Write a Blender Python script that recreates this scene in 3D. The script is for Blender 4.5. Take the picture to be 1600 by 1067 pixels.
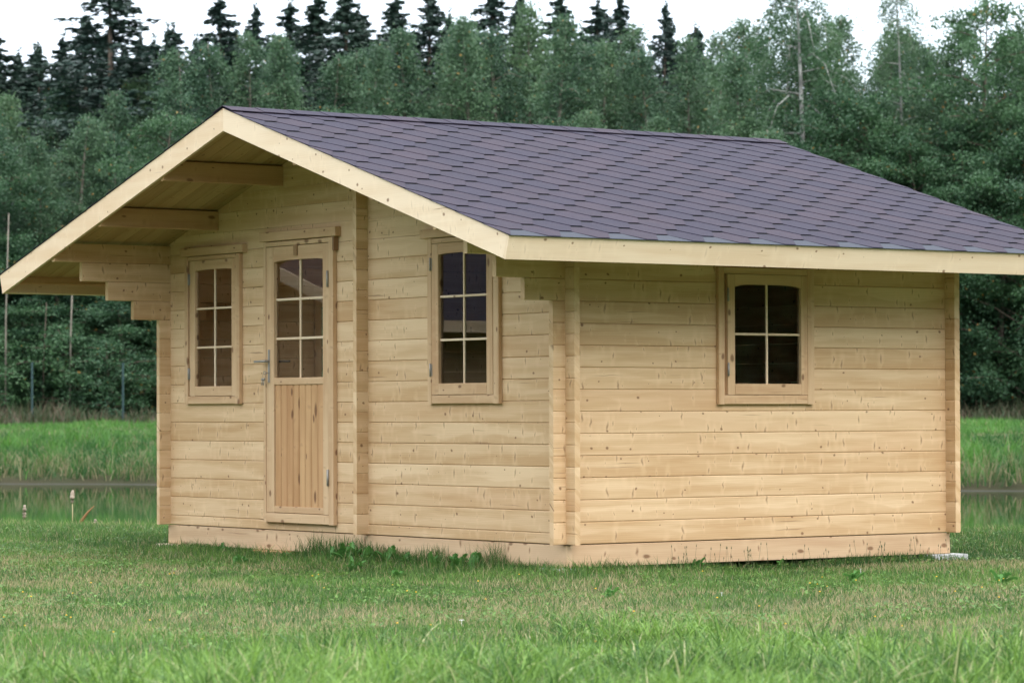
import bpy, math, random
import numpy as np
from mathutils import Matrix, Vector

random.seed(7)
rng = np.random.default_rng(11)
scene = bpy.context.scene
for o in list(bpy.data.objects):
    bpy.data.objects.remove(o)
col = scene.collection

# ------------------------------------------------------------------ camera
CAM = np.array([15.86556, -11.82116, 0.80996])
YAW, PITCH, ROLL, FPX = 0.94683, 0.02162, -0.00337, 5075.0
dv = np.array([-math.sin(YAW) * math.cos(PITCH), math.cos(YAW) * math.cos(PITCH), math.sin(PITCH)])
rv = np.cross(dv, [0, 0, 1]); rv /= np.linalg.norm(rv)
uv_ = np.cross(rv, dv)
r2 = rv * math.cos(ROLL) + uv_ * math.sin(ROLL)
u2 = -rv * math.sin(ROLL) + uv_ * math.cos(ROLL)
cam = bpy.data.cameras.new('camera')
camo = bpy.data.objects.new('camera', cam)
col.objects.link(camo)
M = Matrix.Identity(4)
for i in range(3):
    M[i][0] = r2[i]; M[i][1] = u2[i]; M[i][2] = -dv[i]; M[i][3] = CAM[i]
camo.matrix_world = M
cam.sensor_width = 36
cam.lens = FPX * 36 / 1600
cam.clip_start = 0.5
cam.clip_end = 5000
cam.dof.use_dof = True
cam.dof.focus_distance = 20.6
cam.dof.aperture_fstop = 6.5
scene.camera = camo

# ------------------------------------------------------------------ sky, sun, exposure
SUN_EL, SUN_AZ = math.radians(44), math.radians(-4)     # azimuth of the sun measured in the xy plane from +x
world = bpy.data.worlds.new('World')
scene.world = world
world.use_nodes = True
nt = world.node_tree
nt.nodes.clear()
wo = nt.nodes.new('ShaderNodeOutputWorld')
bg = nt.nodes.new('ShaderNodeBackground')
bg.inputs['Strength'].default_value = 0.1
sky = nt.nodes.new('ShaderNodeTexSky')
sky.sky_type = 'NISHITA'
sky.sun_disc = False
sky.sun_elevation = SUN_EL
sky.sun_rotation = math.pi / 2 - SUN_AZ
sky.air_density = 1.0
sky.dust_density = 2.0
tc = nt.nodes.new('ShaderNodeTexCoord')
sp = nt.nodes.new('ShaderNodeSeparateXYZ')
nt.links.new(tc.outputs['Generated'], sp.inputs[0])
ramp = nt.nodes.new('ShaderNodeValToRGB')       # closed cloud layer, brighter towards the zenith as overcast skies are
ramp.color_ramp.elements[0].position = 0.0
ramp.color_ramp.elements[0].color = (0.34, 0.39, 0.455, 1)
ramp.color_ramp.elements[1].position = 1.0
ramp.color_ramp.elements[1].color = (0.92, 0.945, 0.97, 1)
nt.links.new(sp.outputs[2], ramp.inputs[0])
nz = nt.nodes.new('ShaderNodeTexNoise')
nz.inputs['Scale'].default_value = 2.2
nz.inputs['Detail'].default_value = 4
nt.links.new(tc.outputs['Generated'], nz.inputs['Vector'])
mr = nt.nodes.new('ShaderNodeMapRange')
mr.inputs[1].default_value = 0.3; mr.inputs[2].default_value = 0.7
mr.inputs[3].default_value = 27; mr.inputs[4].default_value = 31
nt.links.new(nz.outputs[0], mr.inputs[0])
vs = nt.nodes.new('ShaderNodeVectorMath'); vs.operation = 'SCALE'
nt.links.new(ramp.outputs[0], vs.inputs[0]); nt.links.new(mr.outputs[0], vs.inputs['Scale'])
vk = nt.nodes.new('ShaderNodeVectorMath'); vk.operation = 'SCALE'
vk.inputs['Scale'].default_value = 0.35
nt.links.new(sky.outputs[0], vk.inputs[0])
va = nt.nodes.new('ShaderNodeVectorMath'); va.operation = 'ADD'
nt.links.new(vs.outputs[0], va.inputs[0]); nt.links.new(vk.outputs[0], va.inputs[1])
nt.links.new(va.outputs[0], bg.inputs[0]); nt.links.new(bg.outputs[0], wo.inputs[0])

sl = bpy.data.lights.new('sun', 'SUN')
sl.energy = 0.85
sl.angle = math.radians(40)
sl.color = (1.0, 0.93, 0.82)
so = bpy.data.objects.new('sun', sl)
col.objects.link(so)
sd = Vector((math.cos(SUN_EL) * math.cos(SUN_AZ), math.cos(SUN_EL) * math.sin(SUN_AZ), math.sin(SUN_EL)))
so.rotation_euler = (-sd).to_track_quat('-Z', 'Y').to_euler()
so.location = sd * 60

scene.view_settings.view_transform = 'Standard'
scene.view_settings.look = 'None'
scene.view_settings.exposure = 0.55
scene.view_settings.gamma = 1.0
scene.view_settings.use_curve_mapping = False
scene.render.engine = 'CYCLES'
scene.cycles.max_bounces = 8
scene.cycles.transparent_max_bounces = 12

# ------------------------------------------------------------------ helpers
WLOC = {}

def reg(o, parent, loc):
    """link o under parent with its origin at world loc (all parents are unrotated)"""
    col.objects.link(o)
    WLOC[o.name] = Vector(loc)
    if parent is not None:
        o.parent = parent
        o.location = Vector(loc) - WLOC[parent.name]
    else:
        o.location = loc
    return o

def props(o, label=None, cat=None, group=None, kind=None):
    if label: o['label'] = label
    if cat: o['category'] = cat
    if group: o['group'] = group
    if kind: o['kind'] = kind
    return o

def empty(name, loc, parent=None, **k):
    o = bpy.data.objects.new(name, None)
    o.empty_display_size = 0.2
    reg(o, parent, loc)
    return props(o, **k)

class MB:
    """collects boards (with grain-following UVs) and other shapes, in world coordinates"""
    def __init__(s):
        s.v = []; s.f = []; s.uv = []; s.m = []; s.sm = []
    def poly(s, pts, faces, uvs=None, mi=0, smooth=False):
        b = len(s.v)
        s.v += [tuple(p) for p in pts]
        for f in faces:
            s.f.append([b + i for i in f])
            s.uv.append([(uvs[i] if uvs else (pts[i][0] + pts[i][1], pts[i][2])) for i in f])
            s.m.append(mi); s.sm.append(smooth)
    def board(s, x0, x1, y0, y1, z0, z1, axis='x', ch=0.003, mi=0, off=None):
        """a board with chamfered long edges; axis = the grain direction"""
        if off is None: off = (random.uniform(0, 30), random.uniform(0, 30))
        lo = (x0, y0, z0); hi = (x1, y1, z1)
        a = 'xyz'.index(axis); b, c = [i for i in range(3) if i != a]
        b0, b1, c0, c1 = lo[b], hi[b], lo[c], hi[c]
        k = min(ch, (b1 - b0) * .4, (c1 - c0) * .4)
        ring = [(b0 + k, c0), (b1 - k, c0), (b1, c0 + k), (b1, c1 - k), (b1 - k, c1), (b0 + k, c1), (b0, c1 - k), (b0, c0 + k)]
        pts = []; uvs = []
        for A in (lo[a], hi[a]):
            for (B, Cc) in ring:
                p = [0, 0, 0]; p[a] = A; p[b] = B; p[c] = Cc
                pts.append(p); uvs.append((A + off[0], B - b0 + Cc - c0 + off[1]))
        faces = [[i, (i + 1) % 8, 8 + (i + 1) % 8, 8 + i] for i in range(8)]
        flip = (axis == 'y')
        if flip: faces = [f[::-1] for f in faces]
        e0 = [7, 6, 5, 4, 3, 2, 1, 0]; e1 = [8, 9, 10, 11, 12, 13, 14, 15]
        if flip: e0 = e0[::-1]; e1 = e1[::-1]
        s.poly(pts, faces + [e0, e1], uvs, mi)
    def prism(s, outline, axis, a0, a1, mi=0, off=None, grain=0):
        """outline = list of 2D points in the plane across axis, extruded from a0 to a1; grain = outline coord the grain follows"""
        if off is None: off = (random.uniform(0, 30), random.uniform(0, 30))
        a = 'xyz'.index(axis); b, c = [i for i in range(3) if i != a]
        n = len(outline); pts = []; uvs = []
        for A in (a0, a1):
            for q in outline:
                p = [0, 0, 0]; p[a] = A; p[b] = q[0]; p[c] = q[1]
                pts.append(p)
                uvs.append((q[grain] + off[0], q[1 - grain] + A + off[1]))
        faces = [[i, (i + 1) % n, n + (i + 1) % n, n + i] for i in range(n)] + [list(range(n))[::-1], [n + i for i in range(n)]]
        s.poly(pts, faces, uvs, mi)
    def tube(s, path, rad, n=8, mi=0, smooth=True):
        path = [Vector(p) for p in path]
        rads = rad if hasattr(rad, '__len__') else [rad] * len(path)
        pts = []; uvs = []
        for i, p in enumerate(path):
            t = (path[min(i + 1, len(path) - 1)] - path[max(i - 1, 0)]).normalized()
            a = t.cross(Vector((0, 0, 1)))
            if a.length < .05: a = t.cross(Vector((1, 0, 0)))
            a.normalize(); b = t.cross(a)
            for k in range(n):
                w = 2 * math.pi * k / n
                pts.append(p + (a * math.cos(w) + b * math.sin(w)) * rads[i]); uvs.append((p.z, k / n * .2))
        faces = []
        for i in range(len(path) - 1):
            for k in range(n):
                faces.append([i * n + k, i * n + (k + 1) % n, (i + 1) * n + (k + 1) % n, (i + 1) * n + k])
        faces += [list(range(n)), [(len(path) - 1) * n + k for k in range(n)][::-1]]
        s.poly(pts, faces, uvs, mi, smooth)
    def mesh(s, name, mats, loc=(0, 0, 0)):
        me = bpy.data.meshes.new(name)
        me.from_pydata([(p[0] - loc[0], p[1] - loc[1], p[2] - loc[2]) for p in s.v], [], s.f)
        ul = me.uv_layers.new(name='grain')
        flat = [c for f in s.uv for t in f for c in t]
        ul.data.foreach_set('uv', flat)
        me.polygons.foreach_set('material_index', s.m)
        me.polygons.foreach_set('use_smooth', s.sm)
        for m in (mats if isinstance(mats, (list, tuple)) else [mats]): me.materials.append(m)
        import bmesh
        bm = bmesh.new(); bm.from_mesh(me); bmesh.ops.recalc_face_normals(bm, faces=bm.faces); bm.to_mesh(me); bm.free()
        me.update()
        return me
    def build(s, name, mats, parent=None, loc=None, **k):
        if loc is None:
            a = np.array(s.v); loc = tuple((a.min(0) + a.max(0)) / 2)
        o = bpy.data.objects.new(name, s.mesh(name, mats, loc))
        reg(o, parent, loc)
        return props(o, **k)

CACHE = {}
def board(name, mat, parent, x0, x1, y0, y1, z0, z1, axis='x', ch=0.003, label=None):
    """one plank as one object; planks of equal size share one mesh"""
    d = (round(x1 - x0, 4), round(y1 - y0, 4), round(z1 - z0, 4), axis, ch, mat.name)
    if d not in CACHE:
        m = MB(); m.board(-d[0] / 2, d[0] / 2, -d[1] / 2, d[1] / 2, -d[2] / 2, d[2] / 2, axis, ch, off=(0, 0))
        CACHE[d] = m.mesh(name, mat)
    o = bpy.data.objects.new(name, CACHE[d])
    reg(o, parent, ((x0 + x1) / 2, (y0 + y1) / 2, (z0 + z1) / 2))
    if label: o['label'] = label
    return o

def np_mesh(name, verts, faces_list, mats, attrs=None, smooth=False, mi=None):
    """faces_list: list of int arrays (n,k)"""
    me = bpy.data.meshes.new(name)
    nv = len(verts); me.vertices.add(nv)
    me.vertices.foreach_set('co', np.asarray(verts, np.float32).ravel())
    loops = np.concatenate([f.ravel() for f in faces_list]).astype(np.int32)
    sizes = np.concatenate([np.full(len(f), f.shape[1], np.int32) for f in faces_list])
    me.loops.add(len(loops)); me.loops.foreach_set('vertex_index', loops)
    me.polygons.add(len(sizes))
    st = np.concatenate([[0], np.cumsum(sizes)[:-1]]).astype(np.int32)
    me.polygons.foreach_set('loop_start', st)
    if smooth: me.polygons.foreach_set('use_smooth', np.ones(len(sizes), bool))
    if mi is not None: me.polygons.foreach_set('material_index', np.asarray(mi, np.int32))
    me.update(calc_edges=True)
    for k, a in (attrs or {}).items():
        at = me.attributes.new(k, 'FLOAT', 'POINT'); at.data.foreach_set('value', np.asarray(a, np.float32))
    for m in (mats if isinstance(mats, (list, tuple)) else [mats]): me.materials.append(m)
    me.validate()
    return me

# ------------------------------------------------------------------ materials
def new_mat(name):
    m = bpy.data.materials.new(name); m.use_nodes = True
    n = m.node_tree; n.nodes.clear()
    out = n.nodes.new('ShaderNodeOutputMaterial'); b = n.nodes.new('ShaderNodeBsdfPrincipled')
    n.links.new(b.outputs[0], out.inputs[0])
    return m, n, b, out

def nd(n, t, **k):
    x = n.nodes.new(t)
    for a, v in k.items(): setattr(x, a, v)
    return x

def math_(n, op, a, b=None, c=None, clamp=False):
    x = nd(n, 'ShaderNodeMath', operation=op); x.use_clamp = clamp
    for i, v in enumerate((a, b, c)):
        if v is None: continue
        if isinstance(v, (int, float)): x.inputs[i].default_value = v
        else: n.links.new(v, x.inputs[i])
    return x.outputs[0]

def rng_(n, v, a, b, c=0., d=1., smooth=False):
    x = nd(n, 'ShaderNodeMapRange')
    if smooth: x.interpolation_type = 'SMOOTHSTEP'
    n.links.new(v, x.inputs[0])
    for i, q in enumerate((a, b, c, d)): x.inputs[i + 1].default_value = q
    return x.outputs[0]

def mix(n, fac, a, b, mode='MIX'):
    x = nd(n, 'ShaderNodeMix', data_type='RGBA', blend_type=mode)
    if isinstance(fac, (int, float)): x.inputs[0].default_value = fac
    else: n.links.new(fac, x.inputs[0])
    for i, v in ((6, a), (7, b)):
        if isinstance(v, tuple): x.inputs[i].default_value = (*v, 1)
        else: n.links.new(v, x.inputs[i])
    return x.outputs[2]

def scalev(n, v, s, off=None):
    x = nd(n, 'ShaderNodeMapping'); n.links.new(v, x.inputs[0]); x.inputs['Scale'].default_value = s
    return x.outputs[0]

def wood(name, light, dark, knot=(0.16, 0.07, 0.03), kden=1.0, kamt=0.8, streak=0.5, rough=0.62, redvar=0.35, pink=(0.56, 0.325, 0.17), kbig=1.0, band=False):
    m, n, b, out = new_mat(name)
    tcn = nd(n, 'ShaderNodeUVMap'); tcn.uv_map = 'grain'
    oi = nd(n, 'ShaderNodeObjectInfo')
    rnd = oi.outputs['Random']
    comb = nd(n, 'ShaderNodeCombineXYZ')
    n.links.new(math_(n, 'MULTIPLY', rnd, 97.3), comb.inputs[0]); n.links.new(math_(n, 'MULTIPLY', rnd, 41.7), comb.inputs[1])
    add = nd(n, 'ShaderNodeVectorMath', operation='ADD'); n.links.new(tcn.outputs[0], add.inputs[0]); n.links.new(comb.outputs[0], add.inputs[1])
    uv = add.outputs[0]
    # warp
    wn = nd(n, 'ShaderNodeTexNoise'); wn.inputs['Scale'].default_value = 1.0; wn.inputs['Detail'].default_value = 2
    n.links.new(scalev(n, uv, (5, 14, 1)), wn.inputs['Vector'])
    sub = nd(n, 'ShaderNodeVectorMath', operation='SUBTRACT'); n.links.new(wn.outputs['Color'], sub.inputs[0]); sub.inputs[1].default_value = (.5, .5, .5)
    scl = nd(n, 'ShaderNodeVectorMath', operation='MULTIPLY'); n.links.new(sub.outputs[0], scl.inputs[0]); scl.inputs[1].default_value = (.045, .02, 0)
    wadd = nd(n, 'ShaderNodeVectorMath', operation='ADD'); n.links.new(uv, wadd.inputs[0]); n.links.new(scl.outputs[0], wadd.inputs[1])
    wuv = wadd.outputs[0]
    # broad figure, fine grain, per-board tone
    g1 = nd(n, 'ShaderNodeTexNoise'); g1.inputs['Detail'].default_value = 3; g1.inputs['Scale'].default_value = 1
    n.links.new(scalev(n, wuv, (1.1, 13, 1)), g1.inputs['Vector'])
    g2 = nd(n, 'ShaderNodeTexNoise'); g2.inputs['Detail'].default_value = 4; g2.inputs['Scale'].default_value = 1
    n.links.new(scalev(n, wuv, (4, 170, 1)), g2.inputs['Vector'])
    wv = nd(n, 'ShaderNodeTexWave'); wv.wave_type = 'BANDS'; wv.bands_direction = 'Y'
    wv.inputs['Scale'].default_value = 1.0; wv.inputs['Distortion'].default_value = 7; wv.inputs['Detail'].default_value = 2; wv.inputs['Detail Scale'].default_value = .6
    n.links.new(scalev(n, uv, (1.3, 26, 1)), wv.inputs['Vector'])
    fac = math_(n, 'MULTIPLY', rng_(n, g1.outputs[0], .40, .62), .55)
    fac = math_(n, 'ADD', fac, math_(n, 'MULTIPLY', rng_(n, g2.outputs[0], .3, .75), .22))
    fac = math_(n, 'ADD', fac, math_(n, 'MULTIPLY', wv.outputs[1], .18))
    fac = math_(n, 'ADD', fac, rng_(n, rnd, 0, 1, -.34, .28), clamp=True)
    c = mix(n, fac, light, dark)
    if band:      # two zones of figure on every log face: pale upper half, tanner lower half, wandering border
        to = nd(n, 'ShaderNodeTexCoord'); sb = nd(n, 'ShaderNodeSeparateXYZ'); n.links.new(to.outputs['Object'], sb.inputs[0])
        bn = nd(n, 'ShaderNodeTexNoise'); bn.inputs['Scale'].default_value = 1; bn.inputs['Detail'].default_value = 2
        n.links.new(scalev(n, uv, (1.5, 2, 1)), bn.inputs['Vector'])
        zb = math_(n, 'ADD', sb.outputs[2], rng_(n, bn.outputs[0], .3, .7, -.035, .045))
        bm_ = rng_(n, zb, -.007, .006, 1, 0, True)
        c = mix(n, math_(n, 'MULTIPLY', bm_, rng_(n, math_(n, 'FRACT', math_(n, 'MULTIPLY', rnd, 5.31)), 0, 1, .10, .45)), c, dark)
    # reddish heartwood drift on some boards
    rr = math_(n, 'FRACT', math_(n, 'MULTIPLY', rnd, 13.37))
    hn = nd(n, 'ShaderNodeTexNoise'); hn.inputs['Scale'].default_value = 1; n.links.new(scalev(n, uv, (.7, 5, 1)), hn.inputs['Vector'])
    red = math_(n, 'MULTIPLY', rng_(n, rr, .45, 1), rng_(n, hn.outputs[0], .42, .65))
    c = mix(n, math_(n, 'MULTIPLY', red, redvar), c, pink)
    # branch streaks: short marks across the grain with a pale halo
    vs_ = nd(n, 'ShaderNodeTexVoronoi', voronoi_dimensions='2D'); vs_.inputs['Scale'].default_value = 1
    n.links.new(scalev(n, wuv, (15 * kden, 4.2, 1)), vs_.inputs['Vector'])
    sc = nd(n, 'ShaderNodeSeparateColor'); n.links.new(vs_.outputs['Color'], sc.inputs[0])
    srad = rng_(n, sc.outputs[0], .25, 1, 0.02, .19)
    smask = math_(n, 'SUBTRACT', 1, math_(n, 'DIVIDE', vs_.outputs['Distance'], math_(n, 'ADD', srad, .001)), clamp=True)
    halo = math_(n, 'SUBTRACT', 1, math_(n, 'DIVIDE', vs_.outputs['Distance'], math_(n, 'ADD', math_(n, 'MULTIPLY', srad, 3.2), .001)), clamp=True)
    c = mix(n, math_(n, 'MULTIPLY', halo, .35), c, tuple(min(1, q * 1.12) for q in light))
    c = mix(n, math_(n, 'MULTIPLY', rng_(n, smask, .1, .9), streak), c, tuple(.2 * q + .8 * k for q, k in zip(dark, knot)))
    # drying checks: hairline cracks along the grain
    ck = nd(n, 'ShaderNodeTexNoise'); ck.inputs['Scale'].default_value = 1; ck.inputs['Detail'].default_value = 1
    n.links.new(scalev(n, wuv, (1.6, 75, 1)), ck.inputs['Vector'])
    c = mix(n, rng_(n, ck.outputs[0], .735, .78, 0, .55), c, knot)
    # round knots
    vk_ = nd(n, 'ShaderNodeTexVoronoi', voronoi_dimensions='2D'); vk_.inputs['Scale'].default_value = 1
    n.links.new(scalev(n, wuv, (7 * kden, 8.5, 1)), vk_.inputs['Vector'])
    sk = nd(n, 'ShaderNodeSeparateColor'); n.links.new(vk_.outputs['Color'], sk.inputs[0])
    krad = rng_(n, sk.outputs[1], .45, 1, 0.0, .10 * kbig)
    kmask = math_(n, 'SUBTRACT', 1, math_(n, 'DIVIDE', vk_.outputs['Distance'], math_(n, 'ADD', krad, .001)), clamp=True)
    c = mix(n, math_(n, 'MULTIPLY', rng_(n, kmask, 0, .5), kamt), c, knot)
    n.links.new(c, b.inputs['Base Color'])
    b.inputs['Roughness'].default_value = rough
    b.inputs['Specular IOR Level'].default_value = 0.3
    bp = nd(n, 'ShaderNodeBump'); bp.inputs['Strength'].default_value = .25; bp.inputs['Distance'].default_value = .002
    n.links.new(g2.outputs[0], bp.inputs['Height']); n.links.new(bp.outputs[0], b.inputs['Normal'])
    return m

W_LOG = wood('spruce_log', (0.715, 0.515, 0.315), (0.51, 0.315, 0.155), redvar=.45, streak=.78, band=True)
W_CASE = wood('pine_casing', (0.62, 0.425, 0.25), (0.46, 0.265, 0.135), kden=.7, redvar=.7, streak=.3, kbig=1.8)
W_FASC = wood('planed_fascia', (0.74, 0.59, 0.42), (0.64, 0.47, 0.30), kden=1.0, kamt=.8, streak=.3, redvar=.1, kbig=1.15)
W_BASE = wood('base_beam', (0.61, 0.43, 0.265), (0.47, 0.295, 0.165), kden=.6, streak=.9, redvar=.4, pink=(.54, .33, .20), kbig=1.6)
W_DOOR = wood('door_pine', (0.56, 0.335, 0.165), (0.41, 0.21, 0.09), kden=.5, kamt=.9, kbig=2.0, streak=.3, redvar=.5, pink=(.55, .30, .15))
W_SOFF = wood('soffit_board', (0.46, 0.32, 0.16), (0.34, 0.215, 0.095), kden=.6, redvar=.2)
W_PURL = wood('purlin_pine', (0.52, 0.33, 0.17), (0.38, 0.21, 0.095), kden=.5, redvar=.7, streak=.3, kbig=1.8)
W_TAR = wood('dark_wood', (0.34, 0.20, 0.10), (0.22, 0.12, 0.06))

def simple(name, colr, rough=.6, metal=0., noise=0., scale=20):
    m, n, b, out = new_mat(name)
    b.inputs['Roughness'].default_value = rough; b.inputs['Metallic'].default_value = metal
    if noise:
        t = nd(n, 'ShaderNodeTexCoord'); z = nd(n, 'ShaderNodeTexNoise'); z.inputs['Scale'].default_value = scale; z.inputs['Detail'].default_value = 5
        n.links.new(t.outputs['Object'], z.inputs['Vector'])
        c = mix(n, rng_(n, z.outputs[0], .3, .7), tuple(q * (1 - noise) for q in colr), tuple(min(1, q * (1 + noise)) for q in colr))
        n.links.new(c, b.inputs['Base Color'])
        bp = nd(n, 'ShaderNodeBump'); bp.inputs['Strength'].default_value = .3; bp.inputs['Distance'].default_value = .003
        n.links.new(z.outputs[0], bp.inputs['Height']); n.links.new(bp.outputs[0], b.inputs['Normal'])
    else: b.inputs['Base Color'].default_value = (*colr, 1)
    return m

STEEL = simple('zinc_steel', (.36, .335, .30), .6, .6)
DSTEEL = simple('dark_handle', (.03, .03, .035), .4, .3)
CONC = simple('concrete_block', (.46, .46, .45), .9, 0, .2, 30)
POSTG = simple('green_post_paint', (.016, .045, .046), .7)
FLOORM = W_SOFF

# asphalt shingle: granules over bitumen, one blend tone per piece
def shingle_mat(name, base, brown, dark=False):
    m, n, b, out = new_mat(name)
    t = nd(n, 'ShaderNodeTexCoord'); oi = nd(n, 'ShaderNodeObjectInfo'); geo = nd(n, 'ShaderNodeNewGeometry')
    z = nd(n, 'ShaderNodeTexNoise'); z.inputs['Scale'].default_value = 420; z.inputs['Detail'].default_value = 2
    n.links.new(geo.outputs['Position'], z.inputs['Vector'])
    z2 = nd(n, 'ShaderNodeTexNoise'); z2.inputs['Scale'].default_value = 9; z2.inputs['Detail'].default_value = 5
    n.links.new(geo.outputs['Position'], z2.inputs['Vector'])
    f = math_(n, 'ADD', rng_(n, oi.outputs['Random'], 0, 1, -.35, .75), rng_(n, z2.outputs[0], .35, .65, -.1, .45), clamp=True)
    c = mix(n, f, base, brown)
    c = mix(n, rng_(n, z.outputs[0], .35, .7, 0, .55), c, tuple(q * 1.9 for q in base))
    c = mix(n, rng_(n, math_(n, 'FRACT', math_(n, 'MULTIPLY', oi.outputs['Random'], 7.7)), 0, 1, 0, .22), c, tuple(q * .55 for q in base))
    n.links.new(c, b.inputs['Base Color'])
    b.inputs['Roughness'].default_value = .82
    b.inputs['Specular IOR Level'].default_value = .25
    bp = nd(n, 'ShaderNodeBump'); bp.inputs['Strength'].default_value = .5; bp.inputs['Distance'].default_value = .002
    n.links.new(z.outputs[0], bp.inputs['Height']); n.links.new(bp.outputs[0], b.inputs['Normal'])
    return m
SHING = shingle_mat('asphalt_shingle', (0.018, 0.0145, 0.0285), (0.035, 0.0225, 0.032))
BITU = simple('bitumen', (0.006, 0.007, 0.011), .9)
EAVEM = simple('eave_bitumen_strip', (0.010, 0.014, 0.028), .75, 0, .15, 60)

def glass_mat():
    m = bpy.data.materials.new('window_glass'); m.use_nodes = True
    n = m.node_tree; n.nodes.clear()
    out = nd(n, 'ShaderNodeOutputMaterial'); tr = nd(n, 'ShaderNodeBsdfTransparent'); gl = nd(n, 'ShaderNodeBsdfGlossy')
    tr.inputs[0].default_value = (.95, .96, .95, 1); gl.inputs['Roughness'].default_value = .01
    fr = nd(n, 'ShaderNodeFresnel'); fr.inputs[0].default_value = 1.5
    mx = nd(n, 'ShaderNodeMixShader')
    n.links.new(math_(n, 'MULTIPLY', fr.outputs[0], 1.45, clamp=True), mx.inputs[0])
    n.links.new(tr.outputs[0], mx.inputs[1]); n.links.new(gl.outputs[0], mx.inputs[2]); n.links.new(mx.outputs[0], out.inputs[0])
    return m
GLASS = glass_mat()

def blade_mat(name, green, fresh, dry, trans=.35):
    """tint attribute: 0..1 green to fresh; dry attribute: straw share"""
    m, n, b, out = new_mat(name)
    a1 = nd(n, 'ShaderNodeAttribute'); a1.attribute_name = 'tint'
    a2 = nd(n, 'ShaderNodeAttribute'); a2.attribute_name = 'dry'
    c = mix(n, a1.outputs['Fac'], green, fresh)
    c = mix(n, a2.outputs['Fac'], c, dry)
    n.links.new(c, b.inputs['Base Color']); b.inputs['Roughness'].default_value = .55; b.inputs['Specular IOR Level'].default_value = .3
    tl = nd(n, 'ShaderNodeBsdfTranslucent'); n.links.new(c, tl.inputs[0])
    mx = nd(n, 'ShaderNodeMixShader'); mx.inputs[0].default_value = trans
    n.links.new(b.outputs[0], mx.inputs[1]); n.links.new(tl.outputs[0], mx.inputs[2]); n.links.new(mx.outputs[0], out.inputs[0])
    return m
LAWN = blade_mat('lawn_blades', (0.036, 0.098, 0.022), (0.155, 0.275, 0.058), (0.44, 0.34, 0.20))
TALL = blade_mat('tall_grass_blades', (0.034, 0.100, 0.020), (0.205, 0.345, 0.065), (0.48, 0.45, 0.24), .28)
BANK = blade_mat('bank_grass_blades', (0.028, 0.090, 0.020), (0.100, 0.235, 0.042), (0.26, 0.21, 0.12))
UNDER = blade_mat('dry_undergrowth', (0.04, 0.07, 0.03), (0.07, 0.09, 0.04), (0.14, 0.10, 0.07))

def leaf_mat(name, c1, c2, autumn=(.30, .17, .04), aut=.006, trans=.3):
    m, n, b, out = new_mat(name)
    oi = nd(n, 'ShaderNodeObjectInfo'); a1 = nd(n, 'ShaderNodeAttribute'); a1.attribute_name = 'tint'
    geo = nd(n, 'ShaderNodeNewGeometry')
    z = nd(n, 'ShaderNodeTexNoise'); z.inputs['Scale'].default_value = .55; z.inputs['Detail'].default_value = 2; n.links.new(geo.outputs['Position'], z.inputs['Vector'])
    f = math_(n, 'ADD', math_(n, 'MULTIPLY', a1.outputs['Fac'], .6), rng_(n, oi.outputs['Random'], 0, 1, -.15, .45))
    f = math_(n, 'ADD', f, rng_(n, z.outputs[0], .35, .65, -.15, .2), clamp=True)
    c = mix(n, f, c1, c2)
    c = mix(n, rng_(n, a1.outputs['Fac'], 1 - aut, 1 - aut * .9), c, autumn)
    n.links.new(c, b.inputs['Base Color']); b.inputs['Roughness'].default_value = .5; b.inputs['Specular IOR Level'].default_value = .35
    tl = nd(n, 'ShaderNodeBsdfTranslucent'); n.links.new(c, tl.inputs[0])
    mx = nd(n, 'ShaderNodeMixShader'); mx.inputs[0].default_value = trans
    n.links.new(b.outputs[0], mx.inputs[1]); n.links.new(tl.outputs[0], mx.inputs[2]); n.links.new(mx.outputs[0], out.inputs[0])
    return m
BIRCHL = leaf_mat('birch_leaves', (0.033, 0.080, 0.046), (0.108, 0.190, 0.088))  # bluish cast in the forest greens stands in for distance haze
ALDERL = leaf_mat('alder_leaves', (0.022, 0.062, 0.034), (0.066, 0.140, 0.055))
SPRUCEL = leaf_mat('spruce_needles', (0.020, 0.042, 0.034), (0.036, 0.068, 0.046), aut=0.0, trans=.1)
WEEDL = leaf_mat('weed_leaf', (0.07, 0.20, 0.045), (0.16, 0.36, 0.08), aut=0.0)
BARKB = simple('birch_bark', (.27, .265, .245), .8, 0, .5, 3)
BARKG = simple('grey_bark', (.16, .14, .11), .85, 0, .4, 4)
BARKD = simple('dark_bark', (.10, .075, .055), .9, 0, .3, 6)

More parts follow.
